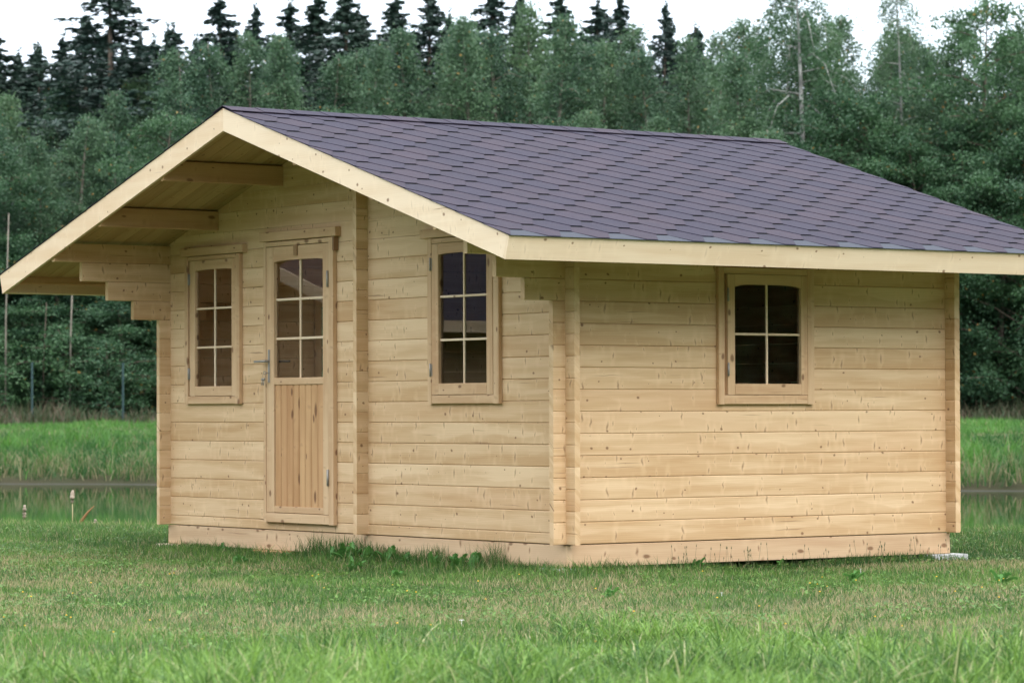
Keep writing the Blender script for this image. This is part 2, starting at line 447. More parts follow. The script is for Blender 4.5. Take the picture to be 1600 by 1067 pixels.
# ------------------------------------------------------------------ terrain, water
F2 = np.array([-math.sin(YAW), math.cos(YAW)]); R2 = np.array([math.cos(YAW), math.sin(YAW)])
def ds2xy(D, s):
    return CAM[0] + F2[0] * D + R2[0] * s, CAM[1] + F2[1] * D + R2[1] * s
def xy2ds(x, y):
    dx = x - CAM[0]; dy = y - CAM[1]
    return dx * F2[0] + dy * F2[1], dx * R2[0] + dy * R2[1]
WATER = -0.74
def far_shift(D, s):
    return np.clip((np.asarray(D, float) - 40) / 15, 0, 1) * np.clip((84 - np.asarray(D, float)) / 6, 0, 1) * (2.3 + .46 * np.clip(s, -25, 18))
def terrain(D, s):
    D = np.asarray(D, float); s = np.asarray(s, float)
    w = .25 * np.sin(s * .35 + 1) + .15 * np.sin(s * .9)
    Dn = D + w + far_shift(D, s) + np.clip((D - 18) / 6, 0, 1) * np.clip((44 - D) / 6, 0, 1) * (.27 * np.clip(s, -8, 8) + .5)
    near = np.interp(Dn, [-2000, 0, 10, 14, 27, 28.6, 30.5, 33, 60, 66.5, 68.6, 69.3, 72, 76, 82, 90, 140, 3000],
                     [-.1, -.1, -.16, -.19, -.175, -.19, -.95, -1.25, -1.25, -1.1, -.80, -.55, -.12, .18, .42, .52, .9, 1.5])
    flat = np.interp(Dn, [-2000, 0, 10, 14, 60, 90, 140, 3000], [-.1, -.1, -.16, -.19, .1, .52, .9, 1.5])
    k = np.clip((np.abs(s) - 45) / 12, 0, 1); k = k * k * (3 - 2 * k)
    z = near * (1 - k) + flat * k
    z = z + .012 * np.sin(s * 2.1 + D * 1.3) + .010 * np.sin(D * 2.7 - s)
    return z
def ground_z(x, y):
    D, s = xy2ds(x, y)
    return terrain(D, s)

Dv = np.concatenate([[-1500, -300, -60, -10], np.arange(0, 9, 1.5), np.arange(9, 34, .35), np.arange(34, 66, 2), np.arange(66, 92, .5), np.arange(92, 140, 4), [170, 230, 400, 900, 2800]])
Sv = np.concatenate([[-2500, -900, -300, -120, -70], np.arange(-56, -12, 3), np.arange(-12, 12, .5), np.arange(12, 57, 3), [70, 120, 300, 900, 2500]])
DD, SS = np.meshgrid(Dv, Sv, indexing='ij')
X, Y = ds2xy(DD, SS); Z = terrain(DD, SS)
V = np.stack([X, Y, Z], -1).reshape(-1, 3)
nS = len(Sv); ii, jj = np.meshgrid(np.arange(len(Dv) - 1), np.arange(nS - 1), indexing='ij')
a = (ii * nS + jj).ravel(); Fq = np.stack([a, a + 1, a + nS + 1, a + nS], -1)
m_, n, b, out = new_mat('lawn_soil')
geo = nd(n, 'ShaderNodeNewGeometry')
z1 = nd(n, 'ShaderNodeTexNoise'); z1.inputs['Scale'].default_value = .9; z1.inputs['Detail'].default_value = 5; n.links.new(geo.outputs['Position'], z1.inputs['Vector'])
z2 = nd(n, 'ShaderNodeTexNoise'); z2.inputs['Scale'].default_value = 40; z2.inputs['Detail'].default_value = 5; n.links.new(geo.outputs['Position'], z2.inputs['Vector'])
c = mix(n, rng_(n, z1.outputs[0], .4, .62), (.045, .085, .025), (.13, .105, .06))
c = mix(n, rng_(n, z2.outputs[0], .35, .7), c, (.06, .11, .035))
sz = nd(n, 'ShaderNodeSeparateXYZ'); n.links.new(geo.outputs['Position'], sz.inputs[0])
c = mix(n, rng_(n, sz.outputs[2], -.66, -.30, .85, 0), c, (.035, .03, .02))
c = mix(n, rng_(n, sz.outputs[2], -.732, -.722, 1, 0), c, (.06, .058, .05))
n.links.new(c, b.inputs['Base Color']); b.inputs['Roughness'].default_value = 1.0; b.inputs['Specular IOR Level'].default_value = 0.05
bp = nd(n, 'ShaderNodeBump'); bp.inputs['Distance'].default_value = .02; n.links.new(z2.outputs[0], bp.inputs['Height']); n.links.new(bp.outputs[0], b.inputs['Normal'])
g = bpy.data.objects.new('ground', np_mesh('ground', V, [Fq], m_, smooth=True)); reg(g, None, (0, 0, 0)); props(g, kind='structure')

m_, n, b, out = new_mat('pond_water')
b.inputs['Base Color'].default_value = (.020, .035, .012, 1); b.inputs['Roughness'].default_value = .015; b.inputs['IOR'].default_value = 1.33
geo = nd(n, 'ShaderNodeNewGeometry'); z1 = nd(n, 'ShaderNodeTexNoise'); z1.inputs['Scale'].default_value = 1.0; z1.inputs['Detail'].default_value = 3
n.links.new(scalev(n, geo.outputs['Position'], (2.2, 2.2, 1)), z1.inputs['Vector'])
bp = nd(n, 'ShaderNodeBump'); bp.inputs['Strength'].default_value = .05; bp.inputs['Distance'].default_value = .02
n.links.new(z1.outputs[0], bp.inputs['Height']); n.links.new(bp.outputs[0], b.inputs['Normal'])
cs = [ds2xy(D, s) for D, s in ((28.8, -60), (28.8, 60), (83, 60), (83, -60))]
me = bpy.data.meshes.new('water'); me.from_pydata([(x, y, WATER) for x, y in cs], [], [(0, 1, 2, 3)]); me.materials.append(m_)
w = bpy.data.objects.new('water', me); reg(w, None, (0, 0, 0)); props(w, kind='structure')

# ------------------------------------------------------------------ CABIN
Wd, Ld, T, P, XP = 4.8594, 3.1942, 0.0409, 0.0925, 2.1899
O_, B_, E_, H_, SL, BD = 0.9702, 0.5769, 0.7475, 2.7967, 0.30559, 0.1404
h = 0.135
cabin = empty('log_cabin', (-Wd / 2, Ld / 2, -.14), label='new unpainted log cabin with purple brown shingle roof on the lawn by the pond', cat='cabin')
al = math.atan(SL); ca, sa = math.cos(al), math.sin(al)
def roof_under(x, extra=.0): return H_ - SL * abs(x + Wd / 2) - (.019 + extra) / ca

G = 0.0007    # half of the joint between two courses

def cut_row(lo, hi, z0, z1, openings):
    """split the span lo..hi by openings (a0,a1,b0,b1); returns list of (s0,s1,zlow,zhigh)"""
    cuts = [o for o in openings if o[2] < z1 and o[3] > z0]
    cuts.sort()
    res = []; cur = lo
    for (a0, a1, b0, b1) in cuts:
        if b0 <= z0 + .03 and b1 >= z1 - .03:
            res.append((cur, a0, z0, z1)); cur = a1
        else:
            res.append((cur, a0, z0, z1))
            if b0 > z0 + .03: res.append((a0, a1, z0, b0))
            if b1 < z1 - .03: res.append((a0, a1, b1, z1))
            cur = a1
    res.append((cur, hi, z0, z1))
    return res

# openings: gable wall (x0,x1,z0,z1)
WIN1 = (-4.566, -3.800, .872, 1.932)
DOOR = (-3.470, -2.570, .052, 1.990)
WIN2 = (-1.449, -0.659, .862, 1.925)
WIN3 = (1.185, 1.980, .852, 1.720)
def inner(w, d=.05): return (w[0] + d, w[1] - d, w[2] + d, w[3] - d)
gab_open = [inner(WIN1), (DOOR[0] + .04, DOOR[1] - .04, DOOR[2] + .02, DOOR[3] - .04), inner(WIN2)]

def log(a0, a1, z0, z1, axis, plane0, label=None):
    if a1 - a0 < .01: return
    if axis == 'x': return board('log', W_LOG, cabin, a0, a1, plane0, plane0 + T, z0 + G, z1 - G, 'x', .0042)
    return board('log', W_LOG, cabin, plane0, plane0 + T, a0, a1, z0 + G, z1 - G, 'y', .0042)

# side walls (right, left) and the partition: rows at k*h
for k in range(15):
    z0, z1 = k * h, (k + 1) * h
    for wall in ('right', 'left'):
        pl = -T if wall == 'right' else -Wd
        y0 = -P
        if k == 11: y0 = -.305
        if k == 12: y0 = -.515
        if k == 13: y0 = -.725
        if k == 14: y0 = -O_ + .023
        yb = Ld + P if k < 14 else Ld + B_ - .024
        for (s0, s1, q0, q1) in cut_row(y0, yb, z0, z1, [inner(WIN3)]):
            if k == 14:     # top course is bevelled to the roof
                zt = min(z1, H_ - SL * (Wd / 2) - .022 / ca) - .001
                board('log', W_LOG, cabin, pl, pl + T, s0, s1, z0 + G, zt, 'y', .004)
            else: log(s0, s1, q0, q1, 'y', pl)
zt = roof_under(-XP - T / 2)
for k in range(20):
    z0, z1 = k * h, min((k + 1) * h, roof_under(-XP, .012))
    if z1 - z0 < .02: continue
    for (s0, s1, q0, q1) in cut_row(-P, Ld + P, z0, z1, []):
        log(s0, s1, q0, q1, 'y', -XP - T)

# gable walls front and back: half-course offset, upper logs cut to the roof slope
def gable(y0, openings):
    rows = [(0, h / 2)] + [(h / 2 + k * h, h / 2 + (k + 1) * h) for k in range(20)]
    for (z0, z1) in rows:
        ztop = roof_under(-Wd / 2)
        if z0 > ztop - .03: continue
        # extent where the roof allows full height at z0
        lim = lambda z: (ztop - z) / SL
        if lim(z1) >= Wd / 2 + P:
            for (s0, s1, q0, q1) in cut_row(-Wd - P, P, z0, z1, openings): log(s0, s1, q0, q1, 'x', y0)
        else:
            c = -Wd / 2
            hb = min(lim(z0), Wd / 2 + P) - .004; ht = max(min(lim(z1), Wd / 2 + P) - .004, 0.0)
            ztp = min(z1, ztop - .004)
            base_ = [(c - hb, z0 + G), (c + hb, z0 + G)]
            if lim(z0) > Wd / 2 + P:
                ze = ztop - SL * (Wd / 2 + P) - .004
                base_ += [(c + hb, ze), (c + ht, ztp - G), (c - ht, ztp - G), (c - hb, ze)]
            elif ht > 0.01: base_ += [(c + ht, ztp - G), (c - ht, ztp - G)]
            else: base_ += [(c, ztp)]
            # a log may still be crossed by the top of an opening: those tops are covered by casings, keep whole
            m = MB(); m.prism(base_, 'y', y0, y0 + T, off=(0, 0)); m.build('log', W_LOG, cabin)
gable(0, gab_open)
gable(Ld - T, [(-4.55, -2.45, .10, 1.95)])  # wide opening invented in the back wall to let daylight into the left room

# base beams
zb0, zb1 = -.142, -.002
board('base_beam', W_BASE, cabin, -Wd + .0, 0, .004, .048, zb0, zb1 - .002, 'x', .003)
board('base_beam', W_BASE, cabin, -.048, -.003, .050, Ld - .004, zb0 + .001, zb1 - .002, 'y', .003)
board('base_beam', W_BASE, cabin, -Wd + .003, -Wd + .048, .050, Ld - .004, zb0, zb1 - .002, 'y', .003)
board('base_beam', W_BASE, cabin, -Wd + .05, -.05, Ld - .05, Ld - .006, zb0, zb1 - .002, 'x', .003)
for x in np.arange(-Wd + .7, -.5, .62):
    board('floor_joist', W_BASE, cabin, x, x + .045, .052, Ld - .055, zb0 + .012, zb1 - .02, 'y', .003)
for i in range(33):
    x = -Wd + .052 + i * .144
    if x + .142 > -.05: break
    board('floor_board', W_SOFF, cabin, x, x + .142, .05, Ld - .05, zb1 + .001, zb1 + .02, 'y', .002)

# ---- windows and door.  A local frame (a = along wall, o = outwards) is mapped to the world
def wallmap(kind):
    if kind == 'front': return lambda a0, a1, o0, o1: (a0, a1, -o1, -o0)
    if kind == 'right': return lambda a0, a1, o0, o1: (o0, o1, a0, a1)
    if kind == 'left': return lambda a0, a1, o0, o1: (-Wd - o1, -Wd - o0, a0, a1)
    if kind == 'back': return lambda a0, a1, o0, o1: (a0, a1, Ld + o0, Ld + o1)
def hb(m, mp, a0, a1, o0, o1, z0, z1, ax, ch=.003, mi=0):
    x0, x1, y0, y1 = mp(a0, a1, o0, o1)
    real = 'z' if ax == 'z' else ('x' if mp(0, 1, 0, 0)[1] - mp(0, 1, 0, 0)[0] > .5 else 'y')
    m.board(x0, x1, y0, y1, z0, z1, real, ch, mi)

def arch_rail(m, mp, a0, a1, o0, o1, z0, z1, sag):
    """top rail whose lower edge is arched: at both ends it reaches down by sag"""
    x0, x1, y0, y1 = mp(a0, a1, o0, o1)
    isx = mp(0, 1, 0, 0)[1] - mp(0, 1, 0, 0)[0] > .5
    N = 12; pts = [(a0, z1), (a0, z0 - sag)]
    for i in range(1, N):
        u = i / N * 2 - 1
        pts.append((a0 + (a1 - a0) * i / N, z0 - sag * abs(u) ** 5))
    pts += [(a1, z0 - sag), (a1, z1)]
    if isx: m.prism(pts, 'y', y0, y1)
    else: m.prism(pts, 'x', x0, x1)

def window(kind, w, sash, glass, rows, hinge_side, head=None, arch=.008, label=None, inside=None):
    mp = wallmap(kind)
    a0, a1, z0, z1 = w
    m = MB(); cw = .058
    # casing: two uprights, head and bottom board
    hb(m, mp, a0, a0 + cw * .8, 0, .030, z0, z1, 'z'); hb(m, mp, a1 - cw, a1, 0, .030, z0, z1, 'z')
    hb(m, mp, a0 + cw * .8 + .001, a1 - cw - .001, 0, .027, z0 + .001, sash[2] - .003, 'x')
    hb(m, mp, a0 + cw * .8 + .001, a1 - cw - .001, 0, .027, sash[3] + .003, z1 - .001, 'x')
    # jambs through the wall
    for (p, q) in ((a0 + .051, sash[0] + .012), (sash[1] - .012, a1 - .051)):
        hb(m, mp, min(p, q - .012), q, -T - .02, -.002, z0 + .051, z1 - .051, 'z', .001)
    hb(m, mp, a0 + .06, a1 - .06, -T - .02, -.003, z0 + .045, z0 + .062, 'x', .001)
    c = mp((a0 + a1) / 2, (a0 + a1) / 2, 0, 0)
    wo_ = m.build('window', W_CASE, cabin, loc=(c[0], c[2], z0))
    if label: wo_['label'] = label
    s0, s1, t0, t1 = sash; g0, g1, k0, k1 = glass
    m = MB(); so_, si = .026, -.014
    hb(m, mp, s0, g0, si, so_, t0, t1, 'z'); hb(m, mp, g1, s1, si, so_, t0, t1, 'z')
    hb(m, mp, g0 + .0005, g1 - .0005, si + .001, so_ - .001, t0, k0, 'x')
    arch_rail(m, mp, g0 + .0005, g1 - .0005, si + .001, so_ - .001, k1, t1, arch)
    m.build('sash', W_CASE, wo_)
    gm = (g0 + g1) / 2; bw = .0075
    zs = [k0 + (k1 - k0) * i / rows for i in range(rows + 1)]
    m = MB(); hb(m, mp, gm - bw, gm + bw, -.002, .012, k0, k1, 'z', .002); m.build('muntin', W_FASC, wo_)
    for i in range(1, rows):
        for (p, q) in ((g0, gm - bw - .0005), (gm + bw + .0005, g1)):
            m = MB(); hb(m, mp, p, q, -.002, .011, zs[i] - bw, zs[i] + bw, 'x', .002); m.build('muntin', W_FASC, wo_)
    for i in range(rows):
        lo = zs[i] + (bw if i else -.004); hi = zs[i + 1] - (bw if i < rows - 1 else -.004)
        for (p, q) in ((g0 - .004, gm - bw), (gm + bw, g1 + .004)):
            m = MB(); x0, x1, y0, y1 = mp(p, q, .0035, .0035)
            if x1 - x0 > .001: pts = [(x0, y0, lo), (x1, y0, lo), (x1, y0, hi), (x0, y0, hi)]
            else: pts = [(x0, y0, lo), (x0, y1, lo), (x0, y1, hi), (x0, y0, hi)]
            m.poly(pts, [[0, 1, 2, 3]]); m.build('pane', GLASS, wo_)
    if hinge_side is not None:
        ha = s0 - .002 if hinge_side == 'l' else s1 + .002
        for zc in (t0 + .16, t1 - .13):
            x0, x1, y0, y1 = mp(ha, ha, .033, .033)
            m = MB(); m.tube([(x0, y0, zc - .042), (x0, y0, zc + .042)], .0065, 8)
            m.tube([(x0, y0, zc - .002), (x0, y0, zc + .002)], .0075, 8)
            hb(m, mp, ha - .002, ha + .014, .0265, .0285, zc - .038, zc + .038, 'z', .0005)
            m.build('hinge', STEEL, wo_)
    if head:
        m = MB(); hb(m, mp, head[0], head[1], .0, .042, head[2], head[3], 'x'); m.build('head_board', W_CASE, wo_)
    return wo_

def rel(w): return (w[0] + .045, w[1] - .058, w[2] + .058, w[3] - .032)
s1 = (-4.500, -3.846, .930, 1.900); window('front', WIN1, s1, (-4.424, -3.912, .999, 1.834), 3, 'l', head=(-4.612, -3.735, 1.936, 1.996), label='narrow six-pane window left of the door, reddish head board on top')
s2 = (-1.408, -0.728, .920, 1.890); window('front', WIN2, s2, (-1.330, -0.796, .993, 1.826), 3, 'l', head=(-1.515, -0.600, 1.929, 1.985), label='narrow six-pane window between the partition ends and the near corner')
s3 = (1.262, 1.935, .913, 1.675); window('right', WIN3, s3, (1.322, 1.872, .982, 1.612), 2, 'l', arch=.016, label='small four-pane window in the long side wall')
window('left', WIN3, s3, (1.322, 1.872, .982, 1.612), 2, None)
board('door_frame', W_CASE, cabin, -4.60, -4.54, Ld, Ld + .03, .05, 2.0, 'z'); board('door_frame', W_CASE, cabin, -2.46, -2.40, Ld, Ld + .03, .05, 2.0, 'z'); board('door_frame', W_CASE, cabin, -4.60, -2.40, Ld, Ld + .03, 2.001, 2.06, 'x')  # frame of the invented back opening that lights the left room

# door
mp = wallmap('front')
a0, a1, z0, z1 = DOOR
m = MB()
hb(m, mp, a0, a0 + .032, 0, .034, z0, z1, 'z'); hb(m, mp, a1 - .058, a1, 0, .034, z0, z1, 'z')
hb(m, mp, a0 + .033, a1 - .059, 0, .032, 1.958, z1 - .001, 'x'); hb(m, mp, a0 + .033, a1 - .059, 0, .032, z0 + .001, .117, 'x')
for (p, q) in ((a0 + .036, a0 + .048), (a1 - .075, a1 - .041)): hb(m, mp, p, q, -T - .02, -.002, z0 + .03, z1 - .045, 'z', .001)
door = m.build('door', W_CASE, cabin, loc=((a0 + a1) / 2, 0, z0), label='glazed cabin door with six panes above vertical boards')
m = MB(); LE0, LE1, LZ0, LZ1 = -3.434, -2.632, .121, 1.953
g0, g1, k0, k1 = -3.335, -2.705, 1.049, 1.858
so_, si = .030, -.012
hb(m, mp, LE0, g0, si, so_, LZ0, LZ1, 'z'); hb(m, mp, g1, LE1, si, so_, LZ0, LZ1, 'z')
hb(m, mp, g0 + .0005, g1 - .0005, si, so_ - .001, 1.001, k0, 'x'); hb(m, mp, g0 + .0005, g1 - .0005, si, so_ - .001, LZ0, .165, 'x')
arch_rail(m, mp, g0 + .0005, g1 - .0005, si, so_ - .001, k1, LZ1, .010)
m.build('door_frame', W_CASE, door)
m = MB(); hb(m, mp, g0, g1, -.012, .006, .1655, 1.0005, 'z'); m.build('panel_backing', W_TAR, door)
nb = 8; bwid = (g1 - g0 - .002) / nb
for i in range(nb):
    m = MB(); p = g0 + .001 + i * bwid
    hb(m, mp, p + .003, p + bwid - .003, .0062, .022, .1655, 1.0005, 'z', .006)
    o = m.build('plank', W_DOOR, door)
gm = (g0 + g1) / 2; bw = .0085; rows = 3
zs = [k0 + (k1 - k0) * i / rows for i in range(rows + 1)]
m = MB(); hb(m, mp, gm - bw, gm + bw, -.002, .012, k0, k1, 'z', .002); m.build('muntin', W_FASC, door)
for i in range(1, rows):
    for (p, q) in ((g0, gm - bw - .0005), (gm + bw + .0005, g1)):
        m = MB(); hb(m, mp, p, q, -.002, .011, zs[i] - bw, zs[i] + bw, 'x', .002); m.build('muntin', W_FASC, door)
for i in range(rows):
    lo = zs[i] + (bw if i else -.004); hi = zs[i + 1] - (bw if i < rows - 1 else -.004)
    for (p, q) in ((g0 - .004, gm - bw), (gm + bw, g1 + .004)):
        m = MB(); m.poly([(p, -.0035, lo), (q, -.0035, lo), (q, -.0035, hi), (p, -.0035, hi)], [[0, 1, 2, 3]]); m.build('pane', GLASS, door)
m = MB(); hb(m, mp, a0 - .03, a1 + .05, 0, .046, 1.995, 2.060, 'x'); m.build('head_board', W_CASE, door)
m = MB(); hb(m, mp, -3.065, -3.020, .0305, .040, 1.885, 1.957, 'z', .001); m.build('wedge', W_TAR, door)
m = MB(); hb(m, mp, -2.5695, -2.548, 0, .040, 1.90, 2.055, 'z', .002); m.build('side_strip', W_TAR, door)
for zc in (.37, 1.71):
    m = MB(); xh = LE1 + .004
    m.tube([(xh, -.040, zc - .055), (xh, -.040, zc + .055)], .0085, 8)
    hb(m, mp, xh - .026, xh, .0305, .034, zc - .05, zc + .05, 'z', .0005)
    m.build('hinge', STEEL, door)
hx = -3.395
m = MB(); hb(m, mp, hx - .011, hx + .011, .0305, .036, 1.02, 1.245, 'z', .002); m.build('lock_plate', STEEL, door)
m = MB(); m.tube([(hx, -.03, 1.165), (hx, -.066, 1.165), (hx - .012, -.074, 1.165), (hx - .125, -.074, 1.163)], [.010, .009, .009, .008], 8); m.build('door_handle', STEEL, door)
m = MB(); m.tube([(hx, .012, 1.165), (hx, .05, 1.165), (hx + .012, .058, 1.165), (hx + .125, .058, 1.165)], [.010, .009, .009, .008], 8); m.build('door_handle', DSTEEL, door)
# keys hanging in the lock
keys = empty('key_bunch', (hx, -.045, 1.085), label='bunch of small steel keys hanging from the cabin door lock', cat='keys')
m = MB(); m.tube([(hx, -.034, 1.085), (hx, -.060, 1.085)], .0035, 6); ring = [(hx, -.066 + .010 * math.cos(t), 1.085 + .010 * math.sin(t)) for t in np.linspace(0, 2 * math.pi, 9)]; m.tube(ring, .003, 5); m.build('key', STEEL, keys)
m = MB(); ring = [(hx - .012 + .016 * math.cos(t), -.066, 1.062 + .018 * math.sin(t)) for t in np.linspace(0, 2 * math.pi, 13)]; m.tube(ring, .0018, 5); m.build('ring', STEEL, keys)
for dx in (-.030, -.008):
    m = MB(); m.tube([(hx + dx, -.066, 1.046), (hx + dx - .004, -.067, 1.035)], [.008, .010], 8); m.tube([(hx + dx - .004, -.067, 1.035), (hx + dx - .006, -.068, .998)], .0035, 6)
    m.board(hx + dx - .012, hx + dx - .004, -.069, -.067, 1.0, 1.010, 'z', .0005); m.build('key', STEEL, keys)

# ---- roof
roof_loc = (-Wd / 2, 1.4, H_ - .5)
LS = (Wd / 2 + E_) / ca            # slope length
Y0, Y1 = -O_, Ld + B_
def rp(side, e, d, nn=0.):
    """roof point: side +1 right/-1 left, e = world y, d = distance down the slope, nn = offset along the slope normal"""
    return (-Wd / 2 + side * (d * ca + nn * sa), e, H_ - d * sa + nn * ca)
def slab(m, side, e0, e1, d0, d1, n0, n1, grain='d', mi=0, off=None):
    if off is None: off = (random.uniform(0, 30), random.uniform(0, 30))
    P8 = [(e, d, q) for q in (n0, n1) for (e, d) in ((e0, d0), (e1, d0), (e1, d1), (e0, d1))]
    pts = [rp(side, *p) for p in P8]
    uvs = [((p[1] if grain == 'd' else p[0]) + off[0], (p[0] if grain == 'd' else p[1]) + p[2] + off[1]) for p in P8]
    fs = [[0, 1, 2, 3], [7, 6, 5, 4], [0, 4, 5, 1], [1, 5, 6, 2], [2, 6, 7, 3], [3, 7, 4, 0]]
    m.poly(pts, fs, uvs, mi)

# roof (underlay) is the part that the boards, shingles and fascias belong to
m = MB()
for side in (1, -1): slab(m, side, Y0 + .002, Y1 - .002, .002, LS - .002, .0005, .0025)
roof = m.build('roof', BITU, cabin, loc=roof_loc)
for side in (1, -1):
    e = Y0 + .0225; w_ = .1125
    while e < Y1 - .03:
        e1 = min(e + w_, Y1 - .0225)
        m = MB(); slab(m, side, e + .0015, e1 - .0015, .012, LS - .024, -.019, -.0005, off=(0, 0)); m.build('roof_board', W_SOFF, roof)
        e += w_
# bargeboards, mitred at the ridge
def bargeboard(y0, y1, side):
    c = -Wd / 2
    pts = [(c, H_), (c + side * LS * ca, H_ - LS * sa), (c + side * (LS * ca - BD * sa), H_ - LS * sa - BD * ca), (c, H_ - BD / ca)]
    if side < 0: pts = [(p[0] - .0005, p[1]) for p in pts]
    m = MB(); m.prism(pts, 'y', y0, y1); return m.build('bargeboard', W_FASC, roof)
for side in (1, -1):
    bargeboard(Y0, Y0 + .022, side); bargeboard(Y1 - .022, Y1, side)
    m = MB(); slab(m, side, Y0 + .0005, Y1 - .0005, LS + .0005, LS + .022, -BD, -.001, grain='e'); m.build('fascia', W_FASC, roof)
    m = MB(); slab(m, side, Y0 + .0235, Y1 - .024, LS - .023, LS - .0005, -.070, -.0195, grain='e'); m.build('eave_batten', W_CASE, roof)
    m = MB(); slab(m, side, Y0 - .006, Y1 + .006, LS - .10, LS + .034, .003, .0055, grain='e'); m.build('eave_strip', EAVEM, roof)
# purlins
for xc in (-3.275, -4.15, -.70, -1.585, -Wd / 2):
    big = xc == -Wd / 2
    x0, x1 = xc - T / 2, xc + T / 2
    zt = min(roof_under(x0), roof_under(x1)) - .001
    if big: zt -= .004
    if big: continue
    board('purlin', W_PURL, roof, x0, x1, Y0 + .0225, Y1 - .0235, zt - .137, zt, 'y', .004)

# shingles: elongated hexagonal tabs in brick lattice
PER, AROW, BW = .358, .1415, .086
IN = PER / 2 - BW
TH = .0035
def clip(poly, f):
    """clip polygon (list of 2D) by f(p) >= 0 (linear)"""
    out_ = []
    for i in range(len(poly)):
        p, q = poly[i], poly[(i + 1) % len(poly)]
        fp, fq = f(p), f(q)
        if fp >= 0: out_.append(p)
        if (fp >= 0) != (fq >= 0):
            t = fp / (fp - fq); out_.append((p[0] + (q[0] - p[0]) * t, p[1] + (q[1] - p[1]) * t))
    return out_
def hexa(e, d):
    # lower edge gets a little short of the notch so that the dark band shows
    return [(e - BW / 2, d - AROW), (e + BW / 2, d - AROW), (e + BW / 2 + IN, d), (e + BW / 2, d + AROW), (e - BW / 2, d + AROW), (e - BW / 2 - IN, d)]
def zoff(dl): return .0030 + .0032 + .0032 * dl / AROW      # height of upper face over the deck, dl = d - centre
dark_h = .018
def shingle_mb(side, e, d, local=False, jit=0):
    base = hexa(0, 0)
    lims = [lambda p: p[0] + e - (Y0 - .007), lambda p: (Y1 + .007) - p[0] - e, lambda p: p[1] + d - .02, lambda p: LS + .030 - p[1] - d]
    parts = []
    dk = [lambda p: -(p[1] - (-AROW + dark_h)), lambda p: p[1] - (-AROW + dark_h)]
    m = MB()
    for mi, cf in ((1, dk[0]), (0, dk[1])):
        pl = clip(base, cf)
        for f in lims: pl = clip(pl, f) if pl else pl
        if len(pl) < 3: continue
        n_ = len(pl)
        lift = -.0009 if mi == 1 else 0.
        top = [rp(side, p[0] + e, p[1] + d, zoff(p[1]) + lift + jit) for p in pl]
        bot = [rp(side, p[0] + e, p[1] + d, max(zoff(p[1]) + lift + jit - TH, .0027)) for p in pl]
        fs = [list(range(n_))] + [[i, (i + 1) % n_, n_ + (i + 1) % n_, n_ + i] for i in range(n_)]
        uvs = [(p[0], p[1]) for p in pl] * 2
        m.poly(top + bot, fs, uvs, mi)
    return m
cells = []
nrow = int(LS / AROW) + 1
for side in (1, -1):
    for r in range(0, nrow + 1):
        d = LS + .030 - AROW - r * AROW + .0
        if d < -AROW * .6: continue
        e = Y0 - .04 + (PER / 2 if r % 2 else 0)
        while e < Y1 + PER:
            if e + BW / 2 + IN > Y0 - .005 and e - BW / 2 - IN < Y1 + .005:
                wp = rp(side, e, d); cells.append((side, e, d, math.dist(wp, CAM)))
            e += PER
vis = sorted([c for c in cells if c[0] == 1], key=lambda c: c[3])[:300]
rest = [c for c in cells if c not in vis]
SHM = {}
for (side, e, d, _) in vis:
    full = (e - BW / 2 - IN > Y0 - .007) and (e + BW / 2 + IN < Y1 + .007) and d - AROW > .02 and d + AROW <= LS + .0301
    if full:
        if 'f' not in SHM:
            c0 = rp(1, e, d, .004); SHM['f'] = [shingle_mb(1, e, d).mesh('shingle', [SHING, BITU], c0) for _i in range(1)]
        o = bpy.data.objects.new('shingle', random.choice(SHM['f']))
        reg(o, roof, rp(1, e, d, .004 + random.uniform(0, .0006)))
    else:
        m = shingle_mb(1, e, d)
        if m.v: m.build('shingle', [SHING, BITU], roof)
m = MB()
for (side, e, d, _) in rest:
    q = shingle_mb(side, e, d)
    b0 = len(m.v); m.v += q.v; m.f += [[i + b0 for i in f] for f in q.f]; m.uv += q.uv; m.m += q.m; m.sm += q.sm
m.build('shingle_field', [SHING, BITU], roof, kind='stuff')
# ridge cap: overlapping bent pieces
e = Y0 - .008; k = 0
while e < Y1:
    e1 = min(e + .30, Y1 + .008)
    m = MB(); n0, n1 = .0105 + .0005, .0145
    sec = [rp(-1, 0, .125, n0), rp(-1, 0, .125, n1), (-Wd / 2, 0, H_ + n1 / ca), rp(1, 0, .125, n1), rp(1, 0, .125, n0), (-Wd / 2, 0, H_ + n0 / ca)]
    pts = [(s_[0], e, s_[2] + .0035) for s_ in sec] + [(s_[0], e1, s_[2]) for s_ in sec]
    fs = [[i, (i + 1) % 6, 6 + (i + 1) % 6, 6 + i] for i in range(6)] + [[0, 1, 2, 5], [2, 3, 4, 5], [6, 11, 8, 7], [8, 11, 10, 9]]
    m.poly(pts, fs); m.build('ridge_cap', SHING, roof)
    e += .25

# ---- blocks under the base
def block(name, x0, x1, y0, y1, z0, z1, mat, label, cat, group=None, rot=0):
    m = MB(); m.board(-(x1 - x0) / 2, (x1 - x0) / 2, -(y1 - y0) / 2, (y1 - y0) / 2, 0, z1 - z0, 'x', .006)
    o = bpy.data.objects.new(name, m.mesh(name, mat)); reg(o, None, ((x0 + x1) / 2, (y0 + y1) / 2, z0)); o.rotation_euler.z = rot
    props(o, label, cat, group)
ZB = zb0 - .001
block('concrete_block', -.17, .03, -.075, .105, -.30, ZB - .001, CONC, 'grey concrete block under the near corner of the cabin', 'block', rot=.02)
block('concrete_block', -.12, .085, Ld - .21, Ld + .075, -.26, ZB + .0005, CONC, 'pale concrete block under the right rear corner of the cabin', 'block', rot=-.03)
block('wooden_block', -Wd - .11, -Wd + .22, -.03, .10, -.26, ZB, W_FASC, 'flat wooden offcut under the left front corner of the cabin', 'block', rot=.05)
